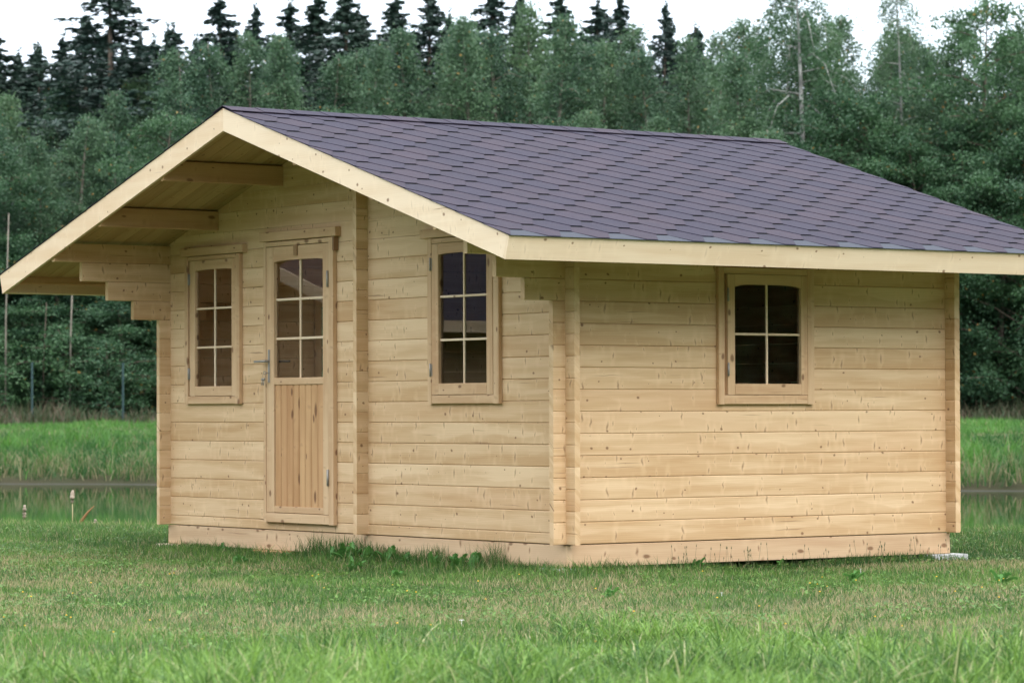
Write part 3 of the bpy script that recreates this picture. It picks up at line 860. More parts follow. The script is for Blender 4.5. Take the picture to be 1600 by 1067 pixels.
block('wooden_block', -3.62, -3.16, -.05, .09, -.27, ZB, W_DOOR, 'brown wooden offcut under the cabin base below the door', 'block', rot=-.04)
block('concrete_block', -Wd - .05, -Wd + .15, Ld - .2, Ld + .05, -.30, ZB, CONC, 'concrete block under the far left corner of the cabin', 'block')

# ------------------------------------------------------------------ grass
def blades(name, x, y, z, hgt, wid, lean, tint, dry, mat, seg=2, curl=1.0):
    n = len(x)
    az = rng.uniform(0, 2 * np.pi, n); la = rng.uniform(0, 2 * np.pi, n)
    wx, wy = np.cos(az) * wid / 2, np.sin(az) * wid / 2
    lx, ly = np.cos(la) * lean * hgt, np.sin(la) * lean * hgt
    vs = []; ts = np.linspace(0, 1, seg + 1)
    for i, t in enumerate(ts):
        cx = x + lx * t ** 1.8; cy = y + ly * t ** 1.8; cz = z + hgt * (t - .35 * lean * curl * t * t)
        if i < seg:
            k = 1 - .45 * t
            vs.append(np.stack([cx - wx * k, cy - wy * k, cz], -1)); vs.append(np.stack([cx + wx * k, cy + wy * k, cz], -1))
        else: vs.append(np.stack([cx, cy, cz], -1))
    nv = 2 * seg + 1
    V = np.stack(vs, 1).reshape(-1, 3)
    b = (np.arange(n) * nv)[:, None]
    quads = [b + np.array([2 * i, 2 * i + 1, 2 * i + 3, 2 * i + 2]) for i in range(seg - 1)]
    tri = b + np.array([2 * seg - 2, 2 * seg - 1, 2 * seg])
    fl = ([np.concatenate(quads)] if quads else []) + [tri]
    me = np_mesh(name, V, fl, mat, {'tint': np.repeat(tint, nv), 'dry': np.repeat(dry, nv)})
    o = bpy.data.objects.new(name, me); reg(o, None, (0, 0, 0)); return o

def vnoise(x, y, seed, sc):
    """smooth value noise in numpy"""
    r = np.random.default_rng(seed); g_ = r.random((256, 256))
    u, v = x * sc + 500, y * sc + 500
    i, j = np.floor(u).astype(int), np.floor(v).astype(int); fu, fv = u - i, v - j
    fu = fu * fu * (3 - 2 * fu); fv = fv * fv * (3 - 2 * fv)
    A = g_[i % 256, j % 256]; Bq = g_[(i + 1) % 256, j % 256]; C_ = g_[i % 256, (j + 1) % 256]; D_ = g_[(i + 1) % 256, (j + 1) % 256]
    return (A * (1 - fu) + Bq * fu) * (1 - fv) + (C_ * (1 - fu) + D_ * fu) * fv
def outside(x, y):
    return ~((x > -Wd + .02) & (x < -.02) & (y > .02) & (y < Ld - .02))

def field(D0, D1, n, mg=.9):
    """random points over the strip of ground that the view takes in, plus a margin"""
    D = np.sqrt(rng.uniform(D0 ** 2, D1 ** 2, n)); s = rng.uniform(-1, 1, n) * (.158 * D + mg)
    x, y = ds2xy(D, s); return D, s, x, y

# mown lawn
D, s, x, y = field(12.2, 28.8, 330000)
k = outside(x, y); D, s, x, y = D[k], s[k], x[k], y[k]
nA = vnoise(x, y, 1, 1.1) * .6 + vnoise(x, y, 2, 3.2) * .4
nB = vnoise(x, y, 3, .55)
distf = np.where((x > -Wd - .3) & (x < .3), np.clip(-y, 0, 9), 9)          # distance in front of the gable base
lush = np.clip(1 - distf / 1.1, 0, 1)
rdist = np.where((y > -.2) & (y < Ld + .3), np.clip(x, 0, 9), 9); lush = np.maximum(lush, np.clip(1 - rdist / .35, 0, 1) * .7)
drym = np.clip((nA - .42) * 4.5, 0, 1) * np.clip(1 - lush * 1.6, 0, 1) * np.where(D > 22.5, .45, 1)
dry = (rng.random(len(x)) < .09 + .42 * drym) * rng.uniform(.5, 1, len(x))
hg = rng.uniform(.018, .048, len(x)) * (1 + 1.3 * lush * rng.random(len(x))) * (.75 + .6 * nB)
o = blades('lawn_grass', x, y, ground_z(x, y) - .003, hg, rng.uniform(.0028, .0055, len(x)), rng.uniform(.1, .95, len(x)), np.clip(rng.normal(.40, .28, len(x)) + .7 * (nB - .5) + .8 * (vnoise(x, y, 61, 5.) - .5) - .25 * lush, 0, 1), dry, LAWN, 2)
props(o, 'short mown lawn grass with straw coloured dry patches round the cabin', 'grass', kind='stuff')

# uncut grass nearest the camera, in clumps
def tall_region(D, s):
    edge = 12.0 + .5 * np.sin(s * 1.6 + .4) + .4 * np.sin(s * 3.9) + 2.6 * vnoise(s + 9, s * 0 + 3, 8, 1.3)
    return D < edge
nc = 3400
D = rng.uniform(8.6, 15.2, nc); s = rng.uniform(-1, 1, nc) * (.158 * D + .6)
k = tall_region(D, s); D, s = D[k], s[k]
per = 30
Dt = np.repeat(D, per) + rng.normal(0, .05, len(D) * per); st = np.repeat(s, per) + rng.normal(0, .05, len(s) * per)
ch_ = np.repeat(rng.uniform(.08, .20, len(D)) * np.where(vnoise(D * 1.0, s, 55, 1.5) > .58, 1.45, .85) * np.clip(1.25 - (D - 10) * .16, .6, 1.2), per) * rng.uniform(.5, 1.1, len(Dt))
x, y = ds2xy(Dt, st)
ct = np.repeat(.1 + .8 * vnoise(D, s, 56, 1.7) + rng.normal(0, .12, len(D)), per)
o = blades('tall_grass', x, y, ground_z(x, y) - .004, ch_, rng.uniform(.003, .0085, len(x)), rng.uniform(.15, 1.2, len(x)), np.clip(ct + rng.normal(0, .28, len(x)), 0, 1), (rng.random(len(x)) < .07) * .8, TALL, 4, 1.2)
props(o, 'long bright green uncut grass in clumps along the foreground', 'grass', kind='stuff')

# clover and plantain leaves lying in the lawn
D, s, x, y = field(12.2, 27, 60000)
k = outside(x, y) & (vnoise(x, y, 71, 2.4) * .6 + vnoise(x, y, 72, 7.) * .4 + rng.normal(0, .05, len(x)) > .56); x, y = x[k], y[k]
nl_ = len(x); az = rng.uniform(0, 6.28, nl_); L_ = rng.uniform(.012, .034, nl_); zc = ground_z(x, y) + rng.uniform(.018, .042, nl_)
ax, ay = np.cos(az) * L_ / 2, np.sin(az) * L_ / 2; tl = rng.normal(0, .35, nl_) * L_
V = np.stack([np.stack([x - ax, y - ay, zc - tl / 2], -1), np.stack([x + ay * .6, y - ax * .6, zc + .002], -1), np.stack([x + ax, y + ay, zc + tl / 2], -1), np.stack([x - ay * .6, y + ax * .6, zc + .002], -1)], 1).reshape(-1, 3)
me = np_mesh('clover_leaves', V, [np.arange(4 * nl_).reshape(-1, 4)], LAWN, {'tint': np.repeat(np.clip(rng.normal(.62, .2, nl_), 0, 1), 4), 'dry': np.zeros(4 * nl_)})
o = bpy.data.objects.new('clover_leaves', me); reg(o, None, (0, 0, 0)); props(o, 'small flat clover and plantain leaves in patches of the lawn', 'clover', kind='stuff')

# longer grass against the base and on the near pond edge
x = rng.uniform(-Wd - .1, .05, 5200); y = -np.abs(rng.normal(0, .10, len(x))) + .01
x2 = .005 + np.abs(rng.normal(0, .05, 2600)); y2 = rng.uniform(0, Ld, 2600)
x = np.concatenate([x, x2]); y = np.concatenate([y, y2])
hh = rng.uniform(.03, .11, len(x)) * (.5 + vnoise(x * 1., y, 17, 3.)) * np.where(x < -2.9, .5, 1.) * np.where((x > -2.9) & (x < -.6), 1.5, 1.) * np.where(y > 1.3, .6, 1.)
o = blades('base_grass', x, y, ground_z(x, y), hh, rng.uniform(.0025, .005, len(x)), rng.uniform(.05, .6, len(x)), rng.uniform(0, .45, len(x)), (rng.random(len(x)) < .12) * .7, LAWN, 3)
props(o, 'dark green untrimmed grass growing up against the cabin base beams', 'grass', kind='stuff')
n_ = 9000
s = rng.uniform(-6.5, 6.5, n_); D = rng.normal(28.3, .45, n_) - .27 * s - .5; x, y = ds2xy(D, s)
k = outside(x, y); D, s, x, y = D[k], s[k], x[k], y[k]
o = blades('pond_edge_grass', x, y, ground_z(x, y), rng.uniform(.03, .11, len(x)) * (.3 + 1.1 * vnoise(x, y, 21, 2)), rng.uniform(.004, .008, len(x)), rng.uniform(.05, .7, len(x)), rng.uniform(.2, 1, len(x)), (rng.random(len(x)) < .3) * .7, LAWN, 3)
props(o, 'ragged grass fringe along the near edge of the pond', 'grass', kind='stuff')
# far bank
n_ = 120000
D = rng.uniform(58, 91, n_ * 2); s = rng.uniform(-17, 17, n_ * 2); k = (D + far_shift(D, s) + .25 * np.sin(s * .35 + 1) + .15 * np.sin(s * .9)) > 68.95
D = D[k][:n_]; s = s[k][:n_]; n_ = len(D); x, y = ds2xy(D, s); Dq = D + far_shift(D, s)
cl = vnoise(x, y, 31, .9); cl2 = vnoise(x, y, 32, 2.2)
hh = rng.uniform(.10, .30, n_) * (.3 + 1.3 * cl) * np.where(Dq < 77, 1 + 1.0 * (cl2 > .6), .7)
hh = np.where(Dq < 71.2, hh * 2.4, hh)
hh = np.minimum(hh, rng.uniform(.35, .6, n_))
dr = (rng.random(n_) < np.where(Dq < 70.9, .34, .05) * (.4 + 1.3 * cl2)) * rng.uniform(.5, 1, n_)
o = blades('bank_grass', x, y, terrain(D, s) - .02, hh, rng.uniform(.014, .03, n_), rng.uniform(.1, .9, n_), np.clip(.15 + .75 * cl * cl2 * 1.6 + rng.normal(0, .18, n_) - np.where(Dq < 71.5, .18, 0) - np.where(Dq < 77.5, .22 + .6 * (.5 - cl2), -.12), 0, 1), dr, BANK, 2)
props(o, 'lush green grass and tan reeds on the far bank of the pond', 'grass', kind='stuff')
n_ = 26000
D = rng.uniform(87.5, 93.5, n_); s = rng.uniform(-18, 18, n_); x, y = ds2xy(D, s)
o = blades('undergrowth', x, y, terrain(D, s) - .02, rng.uniform(.15, .75, n_) * (.35 + vnoise(x, y, 41, .8)), rng.uniform(.02, .05, n_), rng.uniform(.1, .7, n_), rng.random(n_), (rng.random(n_) < .45) * rng.uniform(.4, 1, n_), UNDER, 2)
props(o, 'dull brown and green undergrowth along the foot of the forest', 'undergrowth', kind='stuff')

# ------------------------------------------------------------------ trees
def leaf_quads(c, size, flat=0.0, elong=.6):
    n = len(c)
    a = rng.normal(size=(n, 3)); a[:, 2] *= (1 - flat); a /= np.linalg.norm(a, axis=1)[:, None]
    b = rng.normal(size=(n, 3)); b -= (b * a).sum(1)[:, None] * a; b /= np.linalg.norm(b, axis=1)[:, None]
    a *= (size / 2)[:, None]; b *= (size * elong / 2)[:, None]
    return np.stack([c - a, c + b, c + a, c - b], 1)
def leaf_mesh(name, Q, tint, mat):
    n = len(Q); V = Q.reshape(-1, 3); F_ = np.arange(4 * n).reshape(n, 4)
    return np_mesh(name, V, [F_], mat, {'tint': np.repeat(tint, 4)})
def trunk_mesh(name, path, r0, r1, limbs, mat):
    m = MB(); N = len(path); m.tube(path, [r0 + (r1 - r0) * i / (N - 1) for i in range(N)], 7)
    for (p, r_) in limbs: m.tube(p, [r_ * (1 - .75 * i / (len(p) - 1)) for i in range(len(p))], 5)
    return m.mesh(name, mat)

def birch_variant(seed, H, R, nleaf, weep, low, leaf, mat, bark, lsize=.075, cone=False):
    global rng
    rs = np.random.default_rng(seed); pr = random.Random(seed)
    bend = rs.normal(0, .35, 2); path = []
    for i in range(9):
        t = i / 8; path.append((bend[0] * t * t * .8 + .08 * math.sin(3 * t + seed), bend[1] * t * t * .8, H * .97 * t))
    P_ = np.array(path)
    def tr(t): return np.array([np.interp(t, np.linspace(0, 1, 9), P_[:, i]) for i in range(3)])
    C_ = []; limbs = []; nb = 70
    for i in range(nb):
        t = low + (1 - low) * ((i + rs.random()) / nb) ** .9
        base = tr(min(t, .99)); az = i * 2.4 + rs.normal(0, .4)
        env = R * (math.sin(min(1, (1 - t) / (1 - low) * 1.0 + .04) ** .75 * math.pi * .62)) * rs.uniform(.65, 1.15)
        if cone: env = R * min(1., (1.12 * (1 - t) + .03) ** .8) * (.75 + .25 * min(1, t * 2.5)) * rs.uniform(.6, 1.15)
        up = rs.uniform(.5, 1.1) * (1 - .4 * weep)
        pts = []
        for q in np.linspace(0, 1, 7):
            r_ = env * q
            zz = up * env * q * (1 - .45 * q) - weep * env * q ** 2.6 * .9
            pts.append(base + np.array([math.cos(az) * r_, math.sin(az) * r_, zz]))
        pts = np.array(pts)
        if env > .5 and i % 2 == 0: limbs.append(([tuple(p) for p in pts[::2]], .018 + .02 * (1 - t)))
        # twigs with leaf clusters
        nl = int(nleaf / nb * (.35 + 1.1 * env / R))
        ntw = max(4, nl // 22)
        for j in range(ntw):
            q = rs.uniform(.18, 1.0) ** .8; idx = q * 6; i0 = int(min(5, idx)); p0 = pts[i0] + (pts[i0 + 1] - pts[i0]) * (idx - i0)
            dr = rs.normal(size=3) * np.array([1, 1, .55]); dr /= np.linalg.norm(dr); L_ = rs.uniform(.25, .6) * (.5 + .5 * env / R)
            k_ = nl // ntw + 1
            tt = rs.random(k_)
            pp = p0 + dr * (tt * L_)[:, None] + rs.normal(size=(k_, 3)) * .10
            pp[:, 2] -= (weep * .9 + .1) * tt ** 1.6 * L_ * 1.5
            C_.append(pp)
    C_ = np.concatenate(C_)
    keep = C_[:, 2] > .3; C_ = C_[keep]
    old = rng; rng = rs
    Q = leaf_quads(C_, rs.uniform(.7, 1.3, len(C_)) * lsize, 0.1, .62); rng = old
    tint = rs.random(len(C_)); cl = np.sin(C_[:, 0] * 2.3 + seed) * np.sin(C_[:, 1] * 2.9) * np.sin(C_[:, 2] * 1.9)
    tint = np.where(tint > .985, tint, np.clip(tint * .75 + .2 * cl + .1, 0, .97))
    return trunk_mesh('trunk', path, .035 + H * .0075, .012, limbs, bark), leaf_mesh('crown', Q, tint, mat), H

def spruce_variant(seed, H, R, n, droop, gap=0.):
    rs = np.random.default_rng(seed)
    C_ = []; A_ = []; nlev = int(H / .17)
    Qs = []
    for l in range(nlev):
        t = (l + rs.random()) / nlev; z = H * (.06 + .94 * t); f = 1 - t
        env = 1.25 * R * (f ** .78) * rs.uniform(.7, 1.12) + .07
        nb = max(4, int(7 * (1 + .6 * f)))
        for j in range(nb):
            if rs.random() < gap: continue
            az = rs.uniform(0, 2 * math.pi); L_ = env * rs.uniform(.5, 1.15); z = H * (.06 + .94 * t) + rs.normal(0, .09)
            k_ = max(5, int(n / nlev / nb * (.4 + 1.3 * f)))
            q = np.sqrt(rs.random(k_)) if L_ > .4 else rs.random(k_)
            side = rs.normal(0, 1, k_) * .16 * L_ * (1.05 - q)
            r_ = q * L_
            zz = z - droop * L_ * q ** 1.2 + .55 * droop * L_ * q ** 3 - np.abs(rs.normal(0, .05, k_)) * (1 + 1.2 * L_ * (1 - q))
            cx = math.cos(az) * r_ - math.sin(az) * side; cy = math.sin(az) * r_ + math.cos(az) * side
            c = np.stack([cx, cy, zz], -1)
            sg = rs.choice([-1, 1], k_)
            dirv = np.stack([math.cos(az) * .8 - math.sin(az) * sg * .6, math.sin(az) * .8 + math.cos(az) * sg * .6, -.25 + rs.normal(0, .35, k_)], -1); dirv /= np.linalg.norm(dirv, axis=1)[:, None]
            up = rs.normal(size=(k_, 3)); up -= (up * dirv).sum(1)[:, None] * dirv; up /= np.linalg.norm(up, axis=1)[:, None]
            sz = rs.uniform(.09, .17, k_)
            a = dirv * (sz / 2)[:, None]; b = up * (sz * .22)[:, None]
            Qs.append(np.stack([c - a, c + b, c + a, c - b], 1))
    # leader and tip shoots
    zt = rs.uniform(H * .93, H * 1.02, 60); c = np.stack([rs.normal(0, .03, 60), rs.normal(0, .03, 60), zt], -1)
    a = np.stack([rs.normal(0, .05, 60), rs.normal(0, .05, 60), rs.uniform(.04, .08, 60)], -1); b = rs.normal(0, .018, (60, 3))
    Qs.append(np.stack([c - a, c + b, c + a, c - b], 1))
    Q = np.concatenate(Qs); tint = rs.random(len(Q)) * .97
    path = [(0, 0, 0), (0, 0, H * .5), (0, 0, H * 1.0)]
    return trunk_mesh('trunk', path, .05 + H * .008, .012, [], BARKD), leaf_mesh('crown', Q, tint, SPRUCEL), H

BIR = [birch_variant(100 + i, 10., R, 38000, .35, .06, None, BIRCHL, BARKG, .068, cone=True) for i, R in enumerate((2.2, 2.5, 2.8, 2.3, 2.6))]
ALD = [birch_variant(200 + i, 9., R, 34000, .15, .03, None, ALDERL, BARKD, .075) for i, R in enumerate((2.5, 2.9, 2.7))]
WEP = [birch_variant(300 + i, 14., R, 36000, 1.1, .12, None, BIRCHL if i else ALDERL, BARKB, .075) for i, R in enumerate((3.0, 2.6))]
SHR = [birch_variant(400 + i, 3.2, 1.3, 6500, .1, .02, None, ALDERL, BARKD, .085) for i in range(2)]
SPR = [spruce_variant(500 + i, 13., R, 42000, d_, g_) for i, (R, d_, g_) in enumerate(((2.5, .35, .0), (2.9, .45, .02), (2.1, .3, .0), (3.1, .5, .05)))]

protos = {}
def tree(name, variants, vi, px, D, ytop, label, cat, group, hscale=None, wscale=1., dx=0.):
    """stand a tree at view distance D whose tip shows at image row ytop"""
    s = (px - 800) / FPX * D
    x, y = ds2xy(D, s); z = float(terrain(D, s))
    Ht = CAM[2] + (643 - ytop) / FPX * D - z if hscale is None else hscale
    tm, cm, Hm = variants[vi % len(variants)]
    k = Ht / Hm
    key = (name, id(variants), vi % len(variants))
    if key not in protos:
        root = bpy.data.objects.new(name, None); col.objects.link(root)
        t_ = bpy.data.objects.new('trunk', tm); col.objects.link(t_); t_.parent = root
        c_ = bpy.data.objects.new('crown', cm); col.objects.link(c_); c_.parent = root
        protos[key] = root
    else:
        src = protos[key]; root = src.copy(); col.objects.link(root)
        for chd in list(src.children):
            q = chd.copy(); col.objects.link(q); q.parent = root
    root.location = (x, y, z - .05)
    kw = k ** .5 * wscale * 1.08
    root.scale = (kw, kw, k)
    root.rotation_euler = (random.uniform(-.03, .03), random.uniform(-.02, .02), random.uniform(0, 6.28))
    props(root, label, cat, group)
    return root

# spruces against the sky: (px, tip row, variant, distance, wscale, label)
spr = [
 (-14, 52, 0, 112, 1., 'dark spruce cut off by the left edge of the photo'),
 (40, 84, 2, 118, .9, 'low pointed spruce right of the spruce cut off at the left edge'),
 (62, 80, 0, 120, .8, 'slim spruce tip just right of the low pointed one at far left'),
 (92, 60, 2, 118, .9, 'slender spruce left of the ragged double-topped spruce near the tallest one'),
 (136, 30, 1, 112, .95, 'bushy green spruce touching the left side of the tallest spruce'),
 (181, -42, 3, 108, 1.25, 'tallest and darkest spruce at upper left, its tip beyond the top edge'),
 (234, 56, 2, 116, .8, 'pale thin spruce right of the tallest spruce'),
 (250, 46, 2, 120, .7, 'needle-thin spruce tip second to the right of the tallest spruce'),
 (280, 48, 0, 114, .9, 'small dark cone-shaped spruce left above the cabin peak'),
 (352, 0, 0, 110, .95, 'dark pointed spruce straight above the cabin roof peak'),
 (398, 20, 1, 116, .85, 'light grey-green spruce right of the one above the roof peak'),
 (448, 4, 0, 114, .95, 'neat narrow spruce standing apart right of the roof peak'),
 (499, -6, 2, 113, 1.1, 'dark spruce joined to the left of the broad spruce clump'),
 (537, -8, 1, 110, 1.15, 'broad spruce with its top cut by the upper edge, left of centre'),
 (562, 18, 0, 112, 1.1, 'shorter spruce leaning on the right side of the broad spruce'),
 (611, 14, 2, 117, 1.0, 'thin spruce at the left of the trio above the left half of the roof'),
 (633, 0, 0, 115, 1.0, 'middle spruce of the trio above the left half of the roof'),
 (666, -4, 1, 112, 1.1, 'dark heavy spruce at the right of the trio above the left half of the roof'),
 (708, 26, 2, 120, .7, 'lone thin spruce tip in the sky gap left of centre'),
 (768, -18, 3, 112, 1.0, 'large dark spruce at top centre of the photo'),
 (812, -2, 1, 114, .9, 'spruce with reddish cones right of the large one at top centre'),
 (880, -6, 2, 113, 1.05, 'slim dark spruce right of centre beside a leafy birch top'),
 (928, 12, 0, 118, 1.0, 'small regular spruce in the sky gap right of centre'),
 (979, 0, 3, 112, .85, 'spruce with drooping brownish branches right of centre'),
 (1028, 16, 1, 114, .75, 'thin see-through spruce above the middle of the roof ridge'),
 (1062, 60, 2, 118, .8, 'lowest slim spruce tip right of the see-through spruce'),
 (1098, 48, 2, 115, .8, 'last dark spruce left of the tall weeping birches'),
]
for (px, yt, v, D, ws, lab) in spr:
    tree('spruce_tree', SPR, v, px, D - 4, yt - 6, lab, 'tree', 'spruces rising behind the birches', wscale=ws * 1.3 + .25)
rb = random.Random(5)
for i, px in enumerate(range(-30, 1130, 34)):
    tree('spruce_tree', SPR, i, px + rb.uniform(-9, 9), 114, 62 + rb.uniform(-14, 34), 'middle-sized spruce of the back row, its tip barely showing between taller spruces', 'tree', 'middle-sized spruces of the back row', wscale=1.35)
# birches in front of them
places = ['at the left edge', 'behind the low left end of the roof', 'left of the roof peak', 'behind the roof peak', 'right of the roof peak', 'above the left half of the roof', 'above the middle of the ridge', 'above the right half of the ridge', 'behind the right end of the ridge', 'behind the right roof slope', 'at the right edge']
def place_of(px): return places[int(np.clip((px + 60) / 1720 * len(places), 0, len(places) - 1))]
row1 = [(-30, 178), (22, 150), (72, 132), (118, 160), (158, 150), (205, 128), (246, 108), (296, 90), (338, 84), (384, 66), (424, 92), (466, 72), (512, 104), (552, 96), (584, 84), (632, 62), (668, 50), (706, 66), (744, 40), (792, 58), (838, 22), (858, 40), (900, 84), (945, 78), (988, 62), (1036, 92), (1084, 78), (1128, 62), (1160, 70)]
adj = ['pale', 'feathery', 'grey-green', 'light-topped', 'narrow', 'loose', 'round-topped']
cnt = {}
for i, (px, yt) in enumerate(row1):
    yt -= 34 if px > 180 else 22
    pl = place_of(px); cnt[pl] = cnt.get(pl, 0) + 1
    tree('birch_tree', BIR, i * 3 + (i // 4), px, 100 + (i * 37 % 7) * .9, yt, '%s young birch, upper row, number %d %s' % (adj[i % 7], cnt[pl], pl), 'tree', 'young birches in front of the spruces', wscale=random.uniform(.95, 1.2))
# second row, lower, nearer
cnt = {}
for i, px in enumerate(range(-40, 1190, 56)):
    pl = place_of(px); cnt[pl] = cnt.get(pl, 0) + 1
    yt = [215, 180, 200, 160, 190, 170, 205][i % 7]
    V_ = BIR if i % 5 else ALD
    tree('birch_tree' if i % 5 else 'alder_tree', V_, i * 2 + 1, px + random.uniform(-12, 12), 95 + (i * 31 % 5) * .7, yt, '%s forest-edge tree, lower row, number %d %s' % (['dark', 'bluish green', 'dense'][i % 3], cnt[pl], pl), 'tree', 'lower trees at the forest edge', wscale=random.uniform(1.0, 1.25))
# right-hand taller weeping birches and alders
rt = [
 (1214, -28, 1, 97, 'WEP', 1.0, 'weeping birch with thin hanging twigs left of the white-stemmed birch'),
 (1268, -70, 0, 95, 'WEP', 1.15, 'tall weeping birch with a white stem above the right end of the ridge'),
 (1330, 4, 1, 97, 'WEP', .9, 'weeping birch between the two white-stemmed birches'),
 (1378, 30, 0, 98, 'BIR', 1.1, 'lower airy birch left of the thin white-stemmed birch at upper right'),
 (1418, -46, 1, 94, 'WEP', .8, 'thin white-stemmed birch at upper right with sky showing through'),
 (1470, 52, 2, 99, 'BIR', 1.2, 'round green tree between the thin white-stemmed birch and the bright bushy tree'),
 (1528, -6, 1, 93, 'ALD', 1.0, 'bright bushy tree at upper right with a broken crown outline'),
 (1592, 42, 0, 95, 'ALD', 1.1, 'yellowish tree cut by the right edge near the top'),
 (1640, 60, 2, 98, 'ALD', 1.1, 'dark tree mostly beyond the right edge'),
 (1178, 70, 3, 93, 'BIR', 1.2, 'blue-green birch in front of the weeping birches, left side'),
 (1240, 185, 1, 90.5, 'BIR', 1.25, 'pale birch crown rising just over the end of the ridge'),
 (1300, 130, 2, 92, 'ALD', 1.1, 'dark alder behind the upper right roof edge'),
 (1352, 230, 0, 91, 'BIR', 1.1, 'spindly birch behind the middle of the right roof edge'),
 (1400, 150, 1, 92.5, 'ALD', 1.1, 'full alder above the middle of the right roof edge'),
 (1455, 215, 2, 91, 'ALD', 1.1, 'bright green alder above the lower part of the right roof edge'),
 (1512, 180, 0, 92, 'ALD', 1.15, 'deep green alder above the lower right end of the roof'),
 (1560, 150, 1, 91, 'ALD', 1.1, 'dark broad alder near the right edge above the fascia'),
 (1612, 210, 2, 90.5, 'ALD', 1.2, 'alder hanging into the photo from the right edge'),
 (1650, 130, 0, 93, 'ALD', 1.2, 'outermost alder just beyond the right edge'),
]
rt += [(1196, 14, 2, 100, 'BIR', 1.2, 'pointed birch filling the gap left of the weeping birches'), (1236, 26, 0, 100, 'BIR', 1.2, 'soft birch top showing through between the first two weeping birches'),
 (1300, 10, 3, 101, 'BIR', 1.2, 'soft birch top behind the white stem of the tall weeping birch'), (1362, 60, 1, 101, 'BIR', 1.2, 'birch top in the low gap left of the thin white-stemmed birch'),
 (1446, 34, 4, 100, 'BIR', 1.2, 'birch top just right of the thin white-stemmed birch'), (1500, 24, 0, 100, 'BIR', 1.2, 'birch top behind the left side of the bright bushy tree'), (1562, 30, 2, 100, 'BIR', 1.2, 'birch top behind the right side of the bright bushy tree')]
DICT = {'WEP': WEP, 'BIR': BIR, 'ALD': ALD}
for (px, yt, v, D, kind, ws, lab) in rt:
    tree({'WEP': 'birch_tree', 'BIR': 'birch_tree', 'ALD': 'alder_tree'}[kind], DICT[kind], v, px, D, yt, lab, 'tree', 'tall trees behind the right of the cabin', wscale=ws)
# shrubs along the foot of the forest, seen left and right of the cabin
for i, px in enumerate([-30, 8, 48, 92, 130, 170, 205, 248, 290, 1440, 1478, 1512, 1548, 1580, 1622]):
    D = 90.5 + (i * 29 % 5) * .6; left = px < 800
    tree('shrub', SHR, i, px, D, 505 + (i * 53 % 4) * 22, 'dark leafy shrub at the forest foot, %s from the left edge %s the cabin' % (['first','second','third','fourth','fifth','sixth','seventh','eighth','ninth'][i if left else i - 9], 'left of' if left else 'right of'), 'shrub', 'shrubs at the foot of the forest', wscale=1.25)
# trees and trunks further in, filling the depth
for i, px in enumerate(range(-80, 1700, 62)):
    tree('spruce_tree', SPR, i, px + random.uniform(-20, 20), 106 + (i * 17 % 6), 150 + (i * 41 % 5) * 22, 'dark spruce deep inside the forest, hidden behind the leafy trees', 'tree', 'dark spruces inside the forest', wscale=1.5)
for i, px in enumerate(range(-60, 1700, 90)):
    tree('alder_tree', ALD, i, px + random.uniform(-20, 20), 93.5 + (i * 17 % 3) * .6, 345 + (i * 41 % 5) * 18, 'low dark alder inside the forest edge, among many alike', 'tree', 'low dark alders inside the forest edge', wscale=1.5)

# woodland round the rest of the clearing: it closes the low sky and is what the panes mirror
Qs = []; rs = np.random.default_rng(77)
spots_ = []
for az_ in np.arange(0, 360, 3.2):
    if abs((az_ - 144 + 180) % 360 - 180) < 31: continue
    spots_.append((az_ + rs.normal(0, .7), 46 + rs.normal(0, 2.5)))
for i in range(44): spots_.append((36 + rs.normal(0, 8), 36 + rs.uniform(0, 8)))  # extra unseen trees, added to darken what the side window mirrors
m = MB()
for (az_, rr) in spots_:
    cx, cy = rr * math.cos(math.radians(az_)), rr * math.sin(math.radians(az_)); Ht = rs.uniform(10, 14); nq = 4200
    t = rs.random(nq) ** .8; rad = 3.0 * (1.15 - t) ** .7 * np.sqrt(rs.random(nq)); ph = rs.uniform(0, 6.28, nq)
    c_ = np.stack([cx + rad * np.cos(ph), cy + rad * np.sin(ph), -.3 + t * Ht], -1)
    old = rng; rng = rs; Qs.append(leaf_quads(c_, rs.uniform(.2, .42, nq), 0, .7)); rng = old
Q = np.concatenate(Qs)
o = bpy.data.objects.new('woodland', leaf_mesh('woodland', Q, rs.random(len(Q)) * .97, ALDERL)); reg(o, None, (0, 0, 0))
props(o, 'mass of leafy woodland closing the clearing beside and behind the camera', 'woodland', kind='stuff')

# second cabin across the clearing: the panes of the gable mirror it
oc = empty('log_cabin', (-17.2, -10.5, -.15), label='second log cabin across the clearing, seen only mirrored in the gable windows', cat='cabin')
OX, OY = -17.2, -8.9
for (nm, pr) in (('right', 0), ('left', 0)): pass
for k in range(15):
    for sx in (1, -1): board('log', W_LOG, oc, OX + sx * 2.40 - .02, OX + sx * 2.40 + .02, OY - 3.2, OY + (.09 if k < 11 else .09 + .21 * (k - 10)), k * h + G, (k + 1) * h - G, 'y', .0042)
for k in range(20):
    z0, z1 = h / 2 + k * h, h / 2 + (k + 1) * h
    for yy in (OY - .02, OY - 3.12):
        wd = min(2.5, (2.74 - z1) / SL)
        if wd < .1: continue
        spans = [(-wd, wd)] if (z1 > 1.9 or z0 < .9 or yy < OY - 1) else [(-wd, -1.6), (-1.0, .6), (1.2, wd)]
        for (p, q) in spans: board('log', W_LOG, oc, OX + p, OX + q, yy - .02, yy + .02, z0 + G, z1 - G, 'x', .0042)
m = MB()
for sgn in (1, -1):
    m.prism([(OX, 2.80), (OX + sgn * 3.15, 2.80 - SL * 3.15), (OX + sgn * 3.15, 2.76 - SL * 3.15), (OX, 2.76)], 'y', OY - 3.8, OY + .97)
oroof = m.build('roof', SHING, oc)
